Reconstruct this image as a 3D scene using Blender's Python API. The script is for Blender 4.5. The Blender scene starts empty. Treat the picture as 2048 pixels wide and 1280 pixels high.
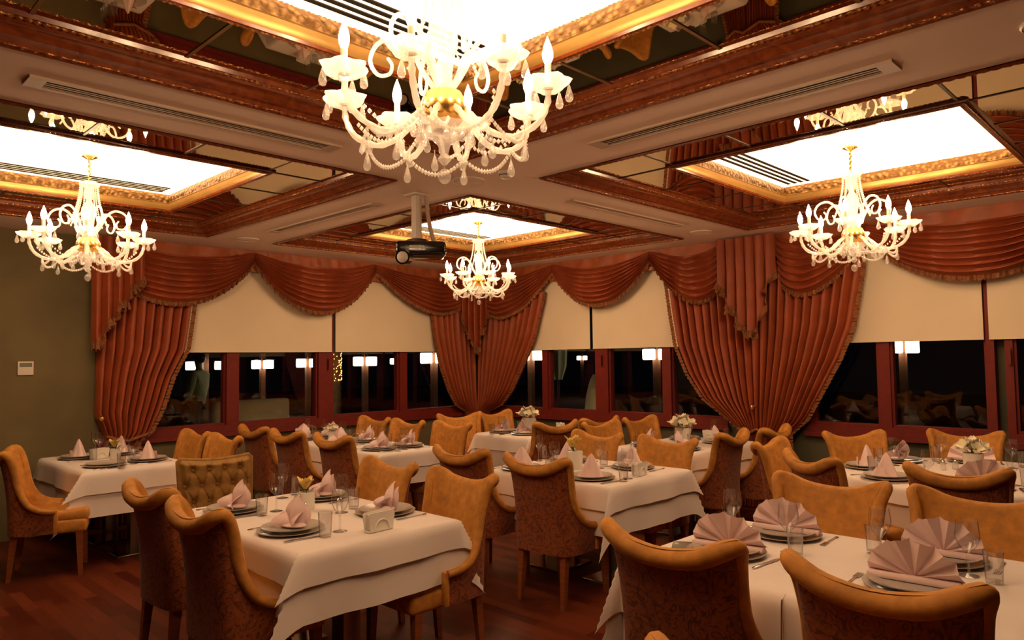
import bpy, bmesh, math, random
from mathutils import Vector, Matrix
random.seed(7)
PI = math.pi
S = bpy.context.scene
COL = S.collection

# ------------------------------------------------------------------ camera
F_PX, YAW, PITCH, ROLL = 1461.2, math.radians(44.355), math.radians(3.0295), math.radians(-0.7523)
CAM = Vector((-7.354, -7.928, 1.6))
cam_d = bpy.data.cameras.new('camera')
cam_d.lens = 36 * F_PX / 2048
cam_d.sensor_width = 36
cam_d.clip_start = 0.05
cam = bpy.data.objects.new('camera', cam_d)
COL.objects.link(cam)
fw = Vector((math.cos(YAW) * math.cos(PITCH), math.sin(YAW) * math.cos(PITCH), math.sin(PITCH)))
rt = Vector((math.sin(YAW), -math.cos(YAW), 0))
up = rt.cross(fw)
r2 = math.cos(ROLL) * rt + math.sin(ROLL) * up
u2 = -math.sin(ROLL) * rt + math.cos(ROLL) * up
m = Matrix((r2, u2, -fw)).transposed().to_4x4()
m.translation = CAM
cam.matrix_world = m
S.camera = cam

# ------------------------------------------------------------------ world, exposure
w = bpy.data.worlds.new('night')
S.world = w
w.use_nodes = True
w.node_tree.nodes['Background'].inputs[0].default_value = (0.10, 0.12, 0.2, 1)
w.node_tree.nodes['Background'].inputs[1].default_value = 0.004
S.view_settings.view_transform = 'Standard'
S.view_settings.look = 'None'
S.view_settings.exposure = 0.45
S.view_settings.gamma = 1
S.view_settings.use_curve_mapping = False
PANEL_L, BULB_L, LANTERN_L = 3.3, 170.0, 9.0
WARM = (1.0, 0.60, 0.32, 1)
S.cycles.max_bounces = 7
S.cycles.diffuse_bounces = 3
S.cycles.glossy_bounces = 4
S.cycles.transmission_bounces = 4
S.cycles.transparent_max_bounces = 14
S.cycles.caustics_reflective = False
S.cycles.caustics_refractive = False
S.cycles.sample_clamp_indirect = 4.0

# ------------------------------------------------------------------ materials
def nt_new(name):
    mt = bpy.data.materials.new(name)
    mt.use_nodes = True
    nt = mt.node_tree
    return mt, nt, nt.nodes['Principled BSDF']

def ramp(nt, fac, stops):
    r = nt.nodes.new('ShaderNodeValToRGB')
    while len(r.color_ramp.elements) < len(stops):
        r.color_ramp.elements.new(0.5)
    for e, (p, c) in zip(r.color_ramp.elements, stops):
        e.position = p
        e.color = (*c, 1)
    nt.links.new(fac, r.inputs[0])
    return r.outputs[0]

def texco(nt, kind='Object', scale=(1, 1, 1), rot=(0, 0, 0)):
    t = nt.nodes.new('ShaderNodeTexCoord')
    mp = nt.nodes.new('ShaderNodeMapping')
    mp.inputs['Scale'].default_value = scale
    mp.inputs['Rotation'].default_value = rot
    nt.links.new(t.outputs[kind], mp.inputs[0])
    return mp.outputs[0]

def noise(nt, vec, scale, detail=3, dist=0.0):
    n = nt.nodes.new('ShaderNodeTexNoise')
    n.inputs['Scale'].default_value = scale
    n.inputs['Detail'].default_value = detail
    n.inputs['Distortion'].default_value = dist
    nt.links.new(vec, n.inputs['Vector'])
    return n.outputs['Fac']

def bump(nt, b, h, strength, dist=0.01):
    n = nt.nodes.new('ShaderNodeBump')
    n.inputs['Strength'].default_value = strength
    n.inputs['Distance'].default_value = dist
    nt.links.new(h, n.inputs['Height'])
    nt.links.new(n.outputs[0], b.inputs['Normal'])

def simple(name, col, rough=0.6, metal=0.0, var=0.12, scale=6, sheen=0.0, coat=0.0, bmp=0.0, bscale=200):
    mt, nt, b = nt_new(name)
    v = texco(nt)
    f = noise(nt, v, scale)
    lo = tuple(c * (1 - var) for c in col)
    hi = tuple(min(1, c * (1 + var)) for c in col)
    nt.links.new(ramp(nt, f, [(0.3, lo), (0.7, hi)]), b.inputs['Base Color'])
    b.inputs['Roughness'].default_value = rough
    b.inputs['Metallic'].default_value = metal
    if sheen:
        b.inputs['Sheen Weight'].default_value = sheen
        b.inputs['Sheen Roughness'].default_value = 0.35
        b.inputs['Sheen Tint'].default_value = (*[min(1, c * 1.6) for c in col], 1)
    b.inputs['Coat Weight'].default_value = coat
    if bmp:
        bump(nt, b, noise(nt, v, bscale, 2), bmp, 0.002)
    return mt

def emit(name, col, strength):
    mt, nt, b = nt_new(name)
    b.inputs['Base Color'].default_value = (0.8, 0.75, 0.65, 1)
    b.inputs['Emission Color'].default_value = col
    b.inputs['Emission Strength'].default_value = strength
    return mt

def thin_glass(name, ior=1.45, tint=(1, 1, 1), milk=0.0, rough=0.0, edge=1.0):
    mt = bpy.data.materials.new(name)
    mt.use_nodes = True
    nt = mt.node_tree
    nt.nodes.clear()
    o = nt.nodes.new('ShaderNodeOutputMaterial')
    t = nt.nodes.new('ShaderNodeBsdfTransparent')
    t.inputs[0].default_value = (*tint, 1)
    if edge < 1:
        lw = nt.nodes.new('ShaderNodeLayerWeight')
        lw.inputs[0].default_value = 0.5
        nt.links.new(ramp(nt, lw.outputs['Facing'], [(0.0, (0.985,) * 3), (0.55, (0.96,) * 3), (0.95, (edge,) * 3)]), t.inputs[0])
    g = nt.nodes.new('ShaderNodeBsdfGlossy')
    g.inputs['Roughness'].default_value = rough
    fr = nt.nodes.new('ShaderNodeFresnel')
    # same reflectance from either side of the thin wall
    ge = nt.nodes.new('ShaderNodeNewGeometry')
    mr = nt.nodes.new('ShaderNodeMapRange')
    mr.inputs['To Min'].default_value = ior
    mr.inputs['To Max'].default_value = 1 / ior
    nt.links.new(ge.outputs['Backfacing'], mr.inputs['Value'])
    nt.links.new(mr.outputs[0], fr.inputs[0])
    mx = nt.nodes.new('ShaderNodeMixShader')
    nt.links.new(fr.outputs[0], mx.inputs[0])
    nt.links.new(t.outputs[0], mx.inputs[1])
    nt.links.new(g.outputs[0], mx.inputs[2])
    out = mx.outputs[0]
    if milk:
        d = nt.nodes.new('ShaderNodeBsdfDiffuse')
        d.inputs[0].default_value = (0.93, 0.9, 0.86, 1)
        tl = nt.nodes.new('ShaderNodeBsdfTranslucent')
        tl.inputs[0].default_value = (0.93, 0.9, 0.86, 1)
        ad = nt.nodes.new('ShaderNodeMixShader')
        nt.links.new(d.outputs[0], ad.inputs[1])
        nt.links.new(tl.outputs[0], ad.inputs[2])
        m2 = nt.nodes.new('ShaderNodeMixShader')
        m2.inputs[0].default_value = milk
        nt.links.new(out, m2.inputs[1])
        nt.links.new(ad.outputs[0], m2.inputs[2])
        out = m2.outputs[0]
    nt.links.new(out, o.inputs[0])
    return mt

def damask(name, dark, light):
    mt, nt, b = nt_new(name)
    v = texco(nt)
    n1 = noise(nt, v, 11, 2, 2.6)
    n2 = noise(nt, v, 60, 3)
    c1 = ramp(nt, n1, [(0.0, light), (0.455, light), (0.485, dark), (0.515, dark), (0.545, light), (1.0, light)])
    mx = nt.nodes.new('ShaderNodeMixRGB')
    mx.blend_type = 'MULTIPLY'
    mx.inputs[0].default_value = 0.7
    nt.links.new(c1, mx.inputs[1])
    nt.links.new(ramp(nt, n2, [(0.35, (0.6, 0.55, 0.5)), (0.65, (1, 1, 1))]), mx.inputs[2])
    nt.links.new(mx.outputs[0], b.inputs['Base Color'])
    b.inputs['Roughness'].default_value = 0.6
    b.inputs['Sheen Weight'].default_value = 0.12
    bump(nt, b, n2, 0.2, 0.003)
    return mt

def wood(name, dark, light, rough=0.3, scale=(3, 3, 30), coat=0.4):
    mt, nt, b = nt_new(name)
    v = texco(nt, 'Object', scale)
    f = noise(nt, v, 2.2, 4, 1.2)
    nt.links.new(ramp(nt, f, [(0.3, dark), (0.7, light)]), b.inputs['Base Color'])
    b.inputs['Roughness'].default_value = rough
    b.inputs['Coat Weight'].default_value = coat
    b.inputs['Coat Roughness'].default_value = 0.15
    return mt

def gilt(name, dark, light, scale, strength, rough=0.38):
    mt, nt, b = nt_new(name)
    v = texco(nt)
    vo = nt.nodes.new('ShaderNodeTexVoronoi')
    vo.inputs['Scale'].default_value = scale
    nt.links.new(v, vo.inputs['Vector'])
    nt.links.new(ramp(nt, vo.outputs['Distance'], [(0.1, light), (0.55, dark)]), b.inputs['Base Color'])
    b.inputs['Metallic'].default_value = 0.55
    b.inputs['Roughness'].default_value = rough
    bump(nt, b, vo.outputs['Distance'], strength, -0.012)
    return mt

def parquet():
    mt, nt, b = nt_new('floor_wood')
    t = nt.nodes.new('ShaderNodeTexCoord')
    sp = nt.nodes.new('ShaderNodeSeparateXYZ')
    cb = nt.nodes.new('ShaderNodeCombineXYZ')
    nt.links.new(t.outputs['Object'], sp.inputs[0])
    nt.links.new(sp.outputs[1], cb.inputs[0])
    nt.links.new(sp.outputs[0], cb.inputs[1])
    br = nt.nodes.new('ShaderNodeTexBrick')
    br.inputs['Scale'].default_value = 1
    br.inputs['Brick Width'].default_value = 0.52
    br.inputs['Row Height'].default_value = 0.085
    br.inputs['Mortar Size'].default_value = 0.0012
    br.inputs['Color1'].default_value = (0.075, 0.012, 0.005, 1)
    br.inputs['Color2'].default_value = (0.17, 0.038, 0.014, 1)
    br.inputs['Mortar'].default_value = (0.05, 0.012, 0.006, 1)
    br.offset = 0.37
    nt.links.new(cb.outputs[0], br.inputs['Vector'])
    mp = nt.nodes.new('ShaderNodeMapping')
    mp.inputs['Scale'].default_value = (3, 45, 1)
    nt.links.new(cb.outputs[0], mp.inputs[0])
    f = noise(nt, mp.outputs[0], 2.0, 4, 0.6)
    mx = nt.nodes.new('ShaderNodeMixRGB')
    mx.blend_type = 'MULTIPLY'
    mx.inputs[0].default_value = 0.6
    nt.links.new(br.outputs['Color'], mx.inputs[1])
    nt.links.new(ramp(nt, f, [(0.3, (0.55, 0.5, 0.5)), (0.7, (1, 1, 1))]), mx.inputs[2])
    nt.links.new(mx.outputs[0], b.inputs['Base Color'])
    b.inputs['Roughness'].default_value = 0.42
    b.inputs['Specular IOR Level'].default_value = 0.18
    return mt

def mirror_mat():
    mt, nt, b = nt_new('bronze_mirror')
    b.inputs['Base Color'].default_value = (0.50, 0.42, 0.30, 1)
    b.inputs['Metallic'].default_value = 1
    b.inputs['Roughness'].default_value = 0.015
    return mt

def panel_mat():
    mt, nt, b = nt_new('lit_panel')
    b.inputs['Base Color'].default_value = (0.85, 0.8, 0.7, 1)
    b.inputs['Emission Color'].default_value = WARM
    b.inputs['Emission Strength'].default_value = PANEL_L
    return mt

M = dict(
    velvet=simple('gold_velvet', (0.51, 0.222, 0.036), 0.75, var=0.2, scale=22, sheen=0.35, bmp=0.25, bscale=160),
    velvet_olive=simple('olive_gold_velvet', (0.30, 0.155, 0.032), 0.75, var=0.2, scale=20, sheen=0.3),
    damask=damask('red_gold_damask', (0.12, 0.024, 0.007), (0.30, 0.075, 0.016)),
    leg=wood('chair_leg_wood', (0.20, 0.055, 0.018), (0.30, 0.09, 0.03), 0.4),
    cloth=simple('white_tablecloth', (0.80, 0.73, 0.70), 0.85, var=0.03, scale=3, bmp=0.15, bscale=400),
    napkin=simple('pink_napkin', (0.86, 0.66, 0.66), 0.85, var=0.04, scale=10),
    porcelain=simple('grey_porcelain', (0.50, 0.47, 0.43), 0.22, var=0.05, coat=0.3),
    ceramic=simple('white_ceramic', (0.80, 0.77, 0.70), 0.25, var=0.03, coat=0.3),
    steel=simple('cutlery_steel', (0.62, 0.60, 0.57), 0.22, 1.0, var=0.08),
    chrome=simple('pedestal_chrome', (0.45, 0.42, 0.38), 0.18, 1.0, var=0.1),
    black=simple('black_gloss', (0.012, 0.010, 0.010), 0.18, var=0.2, coat=0.5),
    glass=thin_glass('clear_glass', 2.0, edge=0.30),
    pane=thin_glass('window_glass', 1.5),
    crystal=thin_glass('crystal', 1.6, milk=0.42),
    drop=thin_glass('crystal_drop_glass', 1.9, milk=0.22),
    gold=simple('gold_metal', (0.85, 0.50, 0.14), 0.25, 1.0, var=0.15, scale=30),
    bulb=emit('candle_bulb', (1.0, 0.62, 0.33, 1), BULB_L),
    candle=simple('candle_sleeve', (0.85, 0.78, 0.62), 0.5, var=0.03),
    panel=panel_mat(),
    mirror=mirror_mat(),
    beam=simple('painted_ceiling', (0.93, 0.75, 0.64), 0.9, var=0.02, scale=2),
    maho=wood('mahogany_trim', (0.14, 0.026, 0.007), (0.27, 0.062, 0.016), 0.22, (6, 6, 6)),
    bead=gilt('gilded_bead', (0.30, 0.10, 0.03), (0.85, 0.45, 0.18), 60, 0.4, 0.3),
    giltband=gilt('gilded_ornament', (0.15, 0.075, 0.018), (0.42, 0.25, 0.08), 30, 1.0),
    giltplain=simple('gilded_cove', (0.48, 0.29, 0.085), 0.35, 0.5, var=0.12, scale=5),
    strip=simple('dark_joint_strip', (0.10, 0.055, 0.025), 0.4, var=0.2),
    brass=simple('bronze_joint_strip', (0.34, 0.22, 0.11), 0.35, 0.6, var=0.15),
    ventm=simple('vent_metal', (0.62, 0.48, 0.38), 0.6, var=0.05),
    dark=simple('dark_void', (0.012, 0.010, 0.010), 0.9, var=0.1),
    slot=simple('slot_black', (0.01, 0.01, 0.008), 0.8, var=0.1),
    green=simple('green_plaster', (0.150, 0.118, 0.052), 0.85, var=0.16, scale=2.2, bmp=0.2, bscale=30),
    darkwall=simple('olive_dado', (0.085, 0.080, 0.045), 0.85, var=0.12, scale=3),
    frame=wood('red_window_frame', (0.135, 0.0065, 0.002), (0.18, 0.010, 0.003), 0.65, (4, 4, 4), 0.0),
    blind=simple('cream_blind', (0.80, 0.68, 0.50), 0.75, var=0.03, scale=2),
    curtain=simple('russet_curtain', (0.33, 0.068, 0.022), 0.55, var=0.14, scale=5, sheen=0.25),
    valance=simple('russet_valance', (0.40, 0.10, 0.03), 0.5, var=0.2, scale=7, sheen=0.2),
    fringe=simple('gold_fringe', (0.24, 0.085, 0.026), 0.8, var=0.4, scale=55),
    floor=parquet(),
    white=simple('white_plastic', (0.74, 0.68, 0.60), 0.45, var=0.03),
    lcd=simple('grey_display', (0.22, 0.23, 0.19), 0.2, var=0.05),
    yellow=simple('yellow_petal', (0.86, 0.62, 0.16), 0.6, var=0.1, scale=20),
    cream=simple('cream_petal', (0.86, 0.80, 0.60), 0.6, var=0.06, scale=20),
    leaf=simple('leaf_green', (0.06, 0.13, 0.035), 0.5, var=0.3, scale=15),
    lantern=emit('lantern_glass', (1.0, 0.86, 0.60, 1), LANTERN_L),
    post=wood('lamp_post_wood', (0.13, 0.038, 0.008), (0.18, 0.055, 0.012), 0.7, coat=0.0),
    terrace=simple('terrace_stone', (0.05, 0.04, 0.03), 0.8, var=0.3),
    fairy=emit('string_light', (1.0, 0.42, 0.10, 1), 4.0),
    bark=simple('tree_bark', (0.14, 0.07, 0.03), 0.9, var=0.3),
    skin=simple('skin', (0.50, 0.30, 0.20), 0.6, var=0.05),
    hair=simple('dark_hair', (0.02, 0.015, 0.012), 0.5, var=0.2),
    shirt=simple('pale_olive_shirt', (0.68, 0.66, 0.34), 0.8, var=0.06),
    trouser=simple('dark_trousers', (0.05, 0.04, 0.035), 0.8, var=0.1),
    canvas=simple('pale_canvas', (0.78, 0.74, 0.46), 0.85, var=0.06),
    frost=thin_glass('frosted_glass', 1.5, milk=0.35),
)

# ------------------------------------------------------------------ mesh helpers
class MB:
    def __init__(s):
        s.v, s.f = [], []
    def add(s, vs, fs):
        o = len(s.v)
        s.v += [tuple(x) for x in vs]
        s.f += [tuple(i + o for i in q) for q in fs]
        return s
    def grid(s, fn, nu, nv, cu=False):
        vs = [fn(i / (nu if cu else nu), j / nv) for j in range(nv + 1) for i in range(nu if cu else nu + 1)]
        W = nu if cu else nu + 1
        fs = []
        for j in range(nv):
            for i in range(nu):
                a = j * W + i
                b = j * W + (i + 1) % W
                fs.append((a, b, b + W, a + W))
        return s.add(vs, fs)
    def tube(s, pts, r, n=8, caps=True, closed=False):
        pts = [Vector(p) for p in pts]
        N = len(pts)
        rr = r if callable(r) else (lambda t: r)
        vs = []
        nrm = None
        for i, p in enumerate(pts):
            if closed:
                t = pts[(i + 1) % N] - pts[i - 1]
            else:
                t = pts[min(i + 1, N - 1)] - pts[max(i - 1, 0)]
            t.normalize()
            if nrm is None:
                a = Vector((0, 0, 1)) if abs(t.z) < 0.9 else Vector((1, 0, 0))
                nrm = t.cross(a).normalized()
            nrm = (nrm - t * nrm.dot(t)).normalized()
            bn = t.cross(nrm)
            q = rr(i / max(1, N - 1))
            for k in range(n):
                a = 2 * PI * k / n
                vs.append(p + (nrm * math.cos(a) + bn * math.sin(a)) * q)
        fs = []
        for i in range(N if closed else N - 1):
            for k in range(n):
                a, b = i * n + k, i * n + (k + 1) % n
                c = ((i + 1) % N) * n
                fs.append((a, b, c + (k + 1) % n, c + k))
        if caps and not closed:
            fs.append(tuple(range(n - 1, -1, -1)))
            fs.append(tuple(range((N - 1) * n, N * n)))
        return s.add(vs, fs)
    def lathe(s, prof, n=16, c=(0, 0, 0), capb=False, capt=False, petal=None):
        vs = []
        for (r, z) in prof:
            for k in range(n):
                a = 2 * PI * k / n
                q = r if petal is None else r * petal(a)
                vs.append((c[0] + q * math.cos(a), c[1] + q * math.sin(a), c[2] + z))
        fs = []
        for i in range(len(prof) - 1):
            for k in range(n):
                a, b = i * n + k, i * n + (k + 1) % n
                fs.append((a, b, b + n, a + n))
        if capb:
            fs.append(tuple(range(n - 1, -1, -1)))
        if capt:
            o = (len(prof) - 1) * n
            fs.append(tuple(range(o, o + n)))
        return s.add(vs, fs)
    def box(s, x0, x1, y0, y1, z0, z1):
        vs = [(x, y, z) for z in (z0, z1) for y in (y0, y1) for x in (x0, x1)]
        return s.add(vs, [(0, 2, 3, 1), (4, 5, 7, 6), (0, 1, 5, 4), (2, 6, 7, 3), (0, 4, 6, 2), (1, 3, 7, 5)])
    def frustum(s, c0, h0, c1, h1):
        vs = [(c[0] + sx * h[0], c[1] + sy * h[1], c[2]) for c, h in ((c0, h0), (c1, h1)) for sy in (-1, 1) for sx in (-1, 1)]
        return s.add(vs, [(0, 2, 3, 1), (4, 5, 7, 6), (0, 1, 5, 4), (2, 6, 7, 3), (0, 4, 6, 2), (1, 3, 7, 5)])
    def rbox(s, x0, x1, y0, y1, z0, z1, r, seg=3):
        bm = bmesh.new()
        bmesh.ops.create_cube(bm, size=1)
        for v in bm.verts:
            v.co = Vector(((x0 + x1) / 2 + v.co.x * (x1 - x0), (y0 + y1) / 2 + v.co.y * (y1 - y0), (z0 + z1) / 2 + v.co.z * (z1 - z0)))
        bmesh.ops.bevel(bm, geom=list(bm.edges), offset=r, segments=seg, profile=0.5, affect='EDGES')
        bm.verts.index_update()
        s.add([v.co for v in bm.verts], [[v.index for v in f.verts] for f in bm.faces])
        bm.free()
        return s
    def sphere(s, c, r, n=12, m_=8, sc=(1, 1, 1)):
        prof = [(max(1e-4, math.sin(PI * i / m_)), -math.cos(PI * i / m_)) for i in range(m_ + 1)]
        o = len(s.v)
        s.lathe(prof, n)
        for i in range(o, len(s.v)):
            x, y, z = s.v[i]
            s.v[i] = (c[0] + x * r * sc[0], c[1] + y * r * sc[1], c[2] + z * r * sc[2])
        return s
    def xform(s, mat):
        s.v = [tuple(mat @ Vector(p)) for p in s.v]
        return s
    def mesh(s, name, mat, ang=40):
        me = bpy.data.meshes.new(name)
        me.from_pydata(s.v, [], s.f)
        bm = bmesh.new()
        bm.from_mesh(me)
        bmesh.ops.recalc_face_normals(bm, faces=bm.faces)
        bm.to_mesh(me)
        bm.free()
        if ang:
            me.shade_smooth()
            me.set_sharp_from_angle(angle=math.radians(ang))
        me.materials.append(M[mat])
        return me
    def build(s, name, mat, parent=None, ang=40):
        return link(name, s.mesh(name, mat, ang), parent)

def link(name, me, parent=None, loc=None, rotz=None):
    o = bpy.data.objects.new(name, me)
    COL.objects.link(o)
    if parent:
        o.parent = parent
    if loc is not None:
        o.location = loc
    if rotz is not None:
        o.rotation_euler = (0, 0, rotz)
    return o

def tag(o, label, cat, group=None, kind=None):
    o['label'] = label
    o['category'] = cat
    if group:
        o['group'] = group
    if kind:
        o['kind'] = kind
    return o

def empty(name, loc=(0, 0, 0), rotz=0.0):
    o = bpy.data.objects.new(name, None)
    o.empty_display_size = 0.1
    COL.objects.link(o)
    o.location = loc
    o.rotation_euler = (0, 0, rotz)
    return o

def struct(name, mb, mat, parent=None, ang=30):
    o = mb.build(name, mat, parent, ang)
    if parent is None:
        o['kind'] = 'structure'
    return o

def smooth(a, b, x):
    t = max(0.0, min(1.0, (x - a) / (b - a)))
    return t * t * (3 - 2 * t)

def catmull(P, n):
    out = []
    N = len(P)
    for i in range(n + 1):
        x = i / n * (N - 1)
        k = min(int(x), N - 2)
        t = x - k
        p0, p1, p2, p3 = P[max(k - 1, 0)], P[k], P[k + 1], P[min(k + 2, N - 1)]
        out.append(tuple(0.5 * (2 * b + (c - a) * t + (2 * a - 5 * b + 4 * c - d) * t * t + (3 * b - a - 3 * c + d) * t ** 3) for a, b, c, d in zip(p0, p1, p2, p3)))
    return out

def poly(P, x):
    if x <= P[0][0]:
        return P[0][1]
    for (a, va), (b, vb) in zip(P, P[1:]):
        if x <= b:
            t = (x - a) / (b - a)
            return va + (vb - va) * t
    return P[-1][1]

# ------------------------------------------------------------------ room shell
H = 2.87
RX0, RY0 = -10.4, -10.8
struct('floor', MB().box(RX0 - .2, 0.3, RY0 - .2, 0.3, -0.1, 0), 'floor')
XC = [(-7.32, -4.262), (-3.576, -0.454)]
YC = [(-7.67, -4.511), (-3.799, -0.636)]
OPEN = []          # inner openings (x0,x1,y0,y1) of the four coffers
cc = [(-5.795, -6.10), (-5.785, -2.235), (-2.0, -6.075), (-2.015, -2.2175)]
xs = [RX0, XC[0][0], XC[0][1], XC[1][0], XC[1][1], 0.3]
ys = [RY0, YC[0][0], YC[0][1], YC[1][0], YC[1][1], 0.3]
mb = MB()
for i in range(5):
    for j in range(5):
        if i in (1, 3) and j in (1, 3):
            continue
        mb.box(xs[i], xs[i + 1], ys[j], ys[j + 1], H, H + 0.55)
struct('ceiling', mb, 'beam')

def ring_profile(x0, x1, y0, y1, prof):
    """sweep (inset, z) round a rectangle: mitred corners"""
    mbx = MB()
    loops = []
    for (d, z) in prof:
        loops.append([(x0 + d, y0 + d, z), (x1 - d, y0 + d, z), (x1 - d, y1 - d, z), (x0 + d, y1 - d, z)])
    vs = [p for l in loops for p in l]
    fs = []
    for i in range(len(loops) - 1):
        for k in range(4):
            a, b = i * 4 + k, i * 4 + (k + 1) % 4
            fs.append((a, b, b + 4, a + 4))
    return mbx.add(vs, fs)

def bead_row(mbx, x0, x1, y0, y1, z, r, pitch):
    c = [(x0, y0), (x1, y0), (x1, y1), (x0, y1)]
    for k in range(4):
        a, b = Vector((*c[k], z)), Vector((*c[(k + 1) % 4], z))
        L = (b - a).length
        n = int(L / pitch)
        N = n * 4
        pts = [a + (b - a) * (i / N) for i in range(N + 1)]
        mbx.tube(pts, lambda t, n=n: r * (0.35 + 0.65 * abs(math.sin(PI * n * t))), 5)

tn = 0
for ci, (cx, cy) in enumerate(cc):
    x0, x1 = XC[ci // 2]
    y0, y1 = YC[ci % 2]
    ZM = 2.95
    tn += 1
    prof = [(0, H - 0.006), (0.014, H - 0.014), (0.03, H - 0.006), (0.045, H - 0.002), (0.052, H + 0.012), (0.082, H + 0.016), (0.10, H + 0.034), (0.13, H + 0.046), (0.15, H + 0.046), (0.16, H + 0.058), (0.185, H + 0.062), (0.195, H + 0.09)]
    tr = struct('trim_%d' % tn, ring_profile(x0, x1, y0, y1, prof), 'maho')
    bmx = MB()
    bead_row(bmx, x0 + .036, x1 - .036, y0 + .036, y1 - .036, H - 0.004, 0.009, 0.045)
    bead_row(bmx, x0 + .172, x1 - .172, y0 + .172, y1 - .172, H + 0.058, 0.008, 0.03)
    bmx.build('bead_row', 'bead', tr)
    hx, hy = 0.88, 0.88
    ox0, ox1, oy0, oy1 = cx - hx, cx + hx, cy - hy, cy + hy
    # mirrored soffit between trim and lit opening
    mm = ring_profile(x0 + .19, x1 - .19, y0 + .19, y1 - .19, [(0, ZM), (0, ZM)])
    mm = MB()
    X0, X1, Y0, Y1 = x0 + .19, x1 - .19, y0 + .19, y1 - .19
    for (a, b, c, d) in ((X0, X1, Y0, oy0), (X0, X1, oy1, Y1), (X0, ox0, oy0, oy1), (ox1, X1, oy0, oy1)):
        mm.box(a, b, c, d, ZM, ZM + 0.006)
    mir = struct('ceiling_mirror_%d' % tn, mm, 'mirror', None, 0)
    jm = MB()
    jw = 0.008
    for q in (0, 1 / 3, 2 / 3, 1):
        xx = ox0 + (ox1 - ox0) * q
        yy = oy0 + (oy1 - oy0) * q
        for (a, b) in ((Y0, oy0), (oy1, Y1)):
            jm.box(xx - jw, xx + jw, a, b, ZM - 0.004, ZM - 0.0005)
        for (a, b) in ((X0, ox0), (ox1, X1)):
            jm.box(a, b, yy - jw, yy + jw, ZM - 0.004, ZM - 0.0005)
    jm.build('joint_strip', 'strip' if ci else 'brass', mir, 0)
    # opening: mahogany lip, gilded cove, ornament band, lit panel
    tn_l = 'trim_%d' % (tn + 4)
    lip = struct(tn_l, ring_profile(ox0 - .05, ox1 + .05, oy0 - .05, oy1 + .05, [(0, ZM), (0.0, ZM - .008), (0.012, ZM - .014), (0.03, ZM - .015), (0.036, ZM - .020), (0.05, ZM - .022), (0.056, ZM - .01)]), 'maho')
    ring_profile(ox0, ox1, oy0, oy1, [(0.004, ZM - .012), (0.012, ZM - .004), (0.020, ZM + .022), (0.024, ZM + .038), (0.03, ZM + .042)]).build('gilded_cove', 'giltplain', lip, 30)
    ring_profile(ox0, ox1, oy0, oy1, [(0.03, ZM + .042), (0.026, ZM + .05), (0.030, ZM + .08), (0.022, ZM + .108), (0.016, ZM + .114)]).build('ornament_band', 'giltband', lip, 30)
    bb = MB()
    bead_row(bb, ox0 + .012, ox1 - .012, oy0 + .012, oy1 - .012, ZM + .115, 0.007, 0.025)
    bead_row(bb, ox0 - .03, ox1 + .03, oy0 - .03, oy1 + .03, ZM - .018, 0.006, 0.025)
    bb.build('bead_row', 'bead', lip)
    pn = tag(MB().box(ox0 + .004, ox1 - .004, oy0 + .004, oy1 - .004, ZM + 0.122, ZM + 0.16).build('ceiling_light_panel', 'panel', None, 0),
             ['glowing ceiling panel above the big front chandelier', 'glowing ceiling panel above the chandelier by the green wall', 'glowing ceiling panel above the chandelier near the right window', 'glowing ceiling panel above the small far chandelier'][ci],
             'ceiling light', 'lit ceiling panels')
    sm = MB()
    for k in range(4):
        yy = oy1 - 0.10 - k * 0.055
        sm.box(ox0 + 0.12, ox1 - 0.1, yy - 0.014, yy + 0.014, ZM + 0.117, ZM + 0.1225)
    sm.build('slot_row', 'slot', pn, 0)
    OPEN.append((ox0, ox1, oy0, oy1))

# walls: left window wall on y=0.1, right window wall on x=0.1
def wall_map(side):
    if side == 'L':
        return lambda u, wv, z: (u, 0.1 - wv, z)          # u = x, w = distance out of wall plane into the room
    return lambda u, wv, z: (0.1 - wv, -u, z)             # u = -y

def wbox(mbx, side, u0, u1, w0, w1, z0, z1):
    f = wall_map(side)
    a, b = f(u0, w0, z0), f(u1, w1, z1)
    return mbx.box(min(a[0], b[0]), max(a[0], b[0]), min(a[1], b[1]), max(a[1], b[1]), z0, z1)

ZS, ZT = 0.83, 2.70      # window opening
struct('wall_left', wbox(wbox(wbox(MB(), 'L', RX0, -5.02, -0.16, 0, 0, H + .1), 'L', -5.02, 0.1, -0.16, 0, 0, ZS), 'L', -5.02, 0.26, -0.16, 0, ZT, H + .1), 'green')
struct('wall_right', wbox(wbox(MB(), 'R', -0.1, -RY0, -0.16, 0, 0, ZS), 'R', -0.1, -RY0, -0.16, 0, ZT, H + .1), 'darkwall')
mb = MB()
wbox(mb, 'R', 3.96, 4.84, -0.16, 0, ZS, ZT)
struct('wall_pier', mb, 'darkwall')
struct('wall_corner', MB().box(-.02, .26, .09, .26, ZS, ZT).box(.09, .26, -.02, .09, ZS, ZT), 'darkwall')
struct('wall_back', MB().box(RX0 - .2, RX0, RY0 - .2, 0.3, 0, H + .1), 'green')
struct('wall_near', MB().box(RX0 - .2, 0.3, RY0 - .2, RY0, 0, H + .1), 'green')

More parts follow.
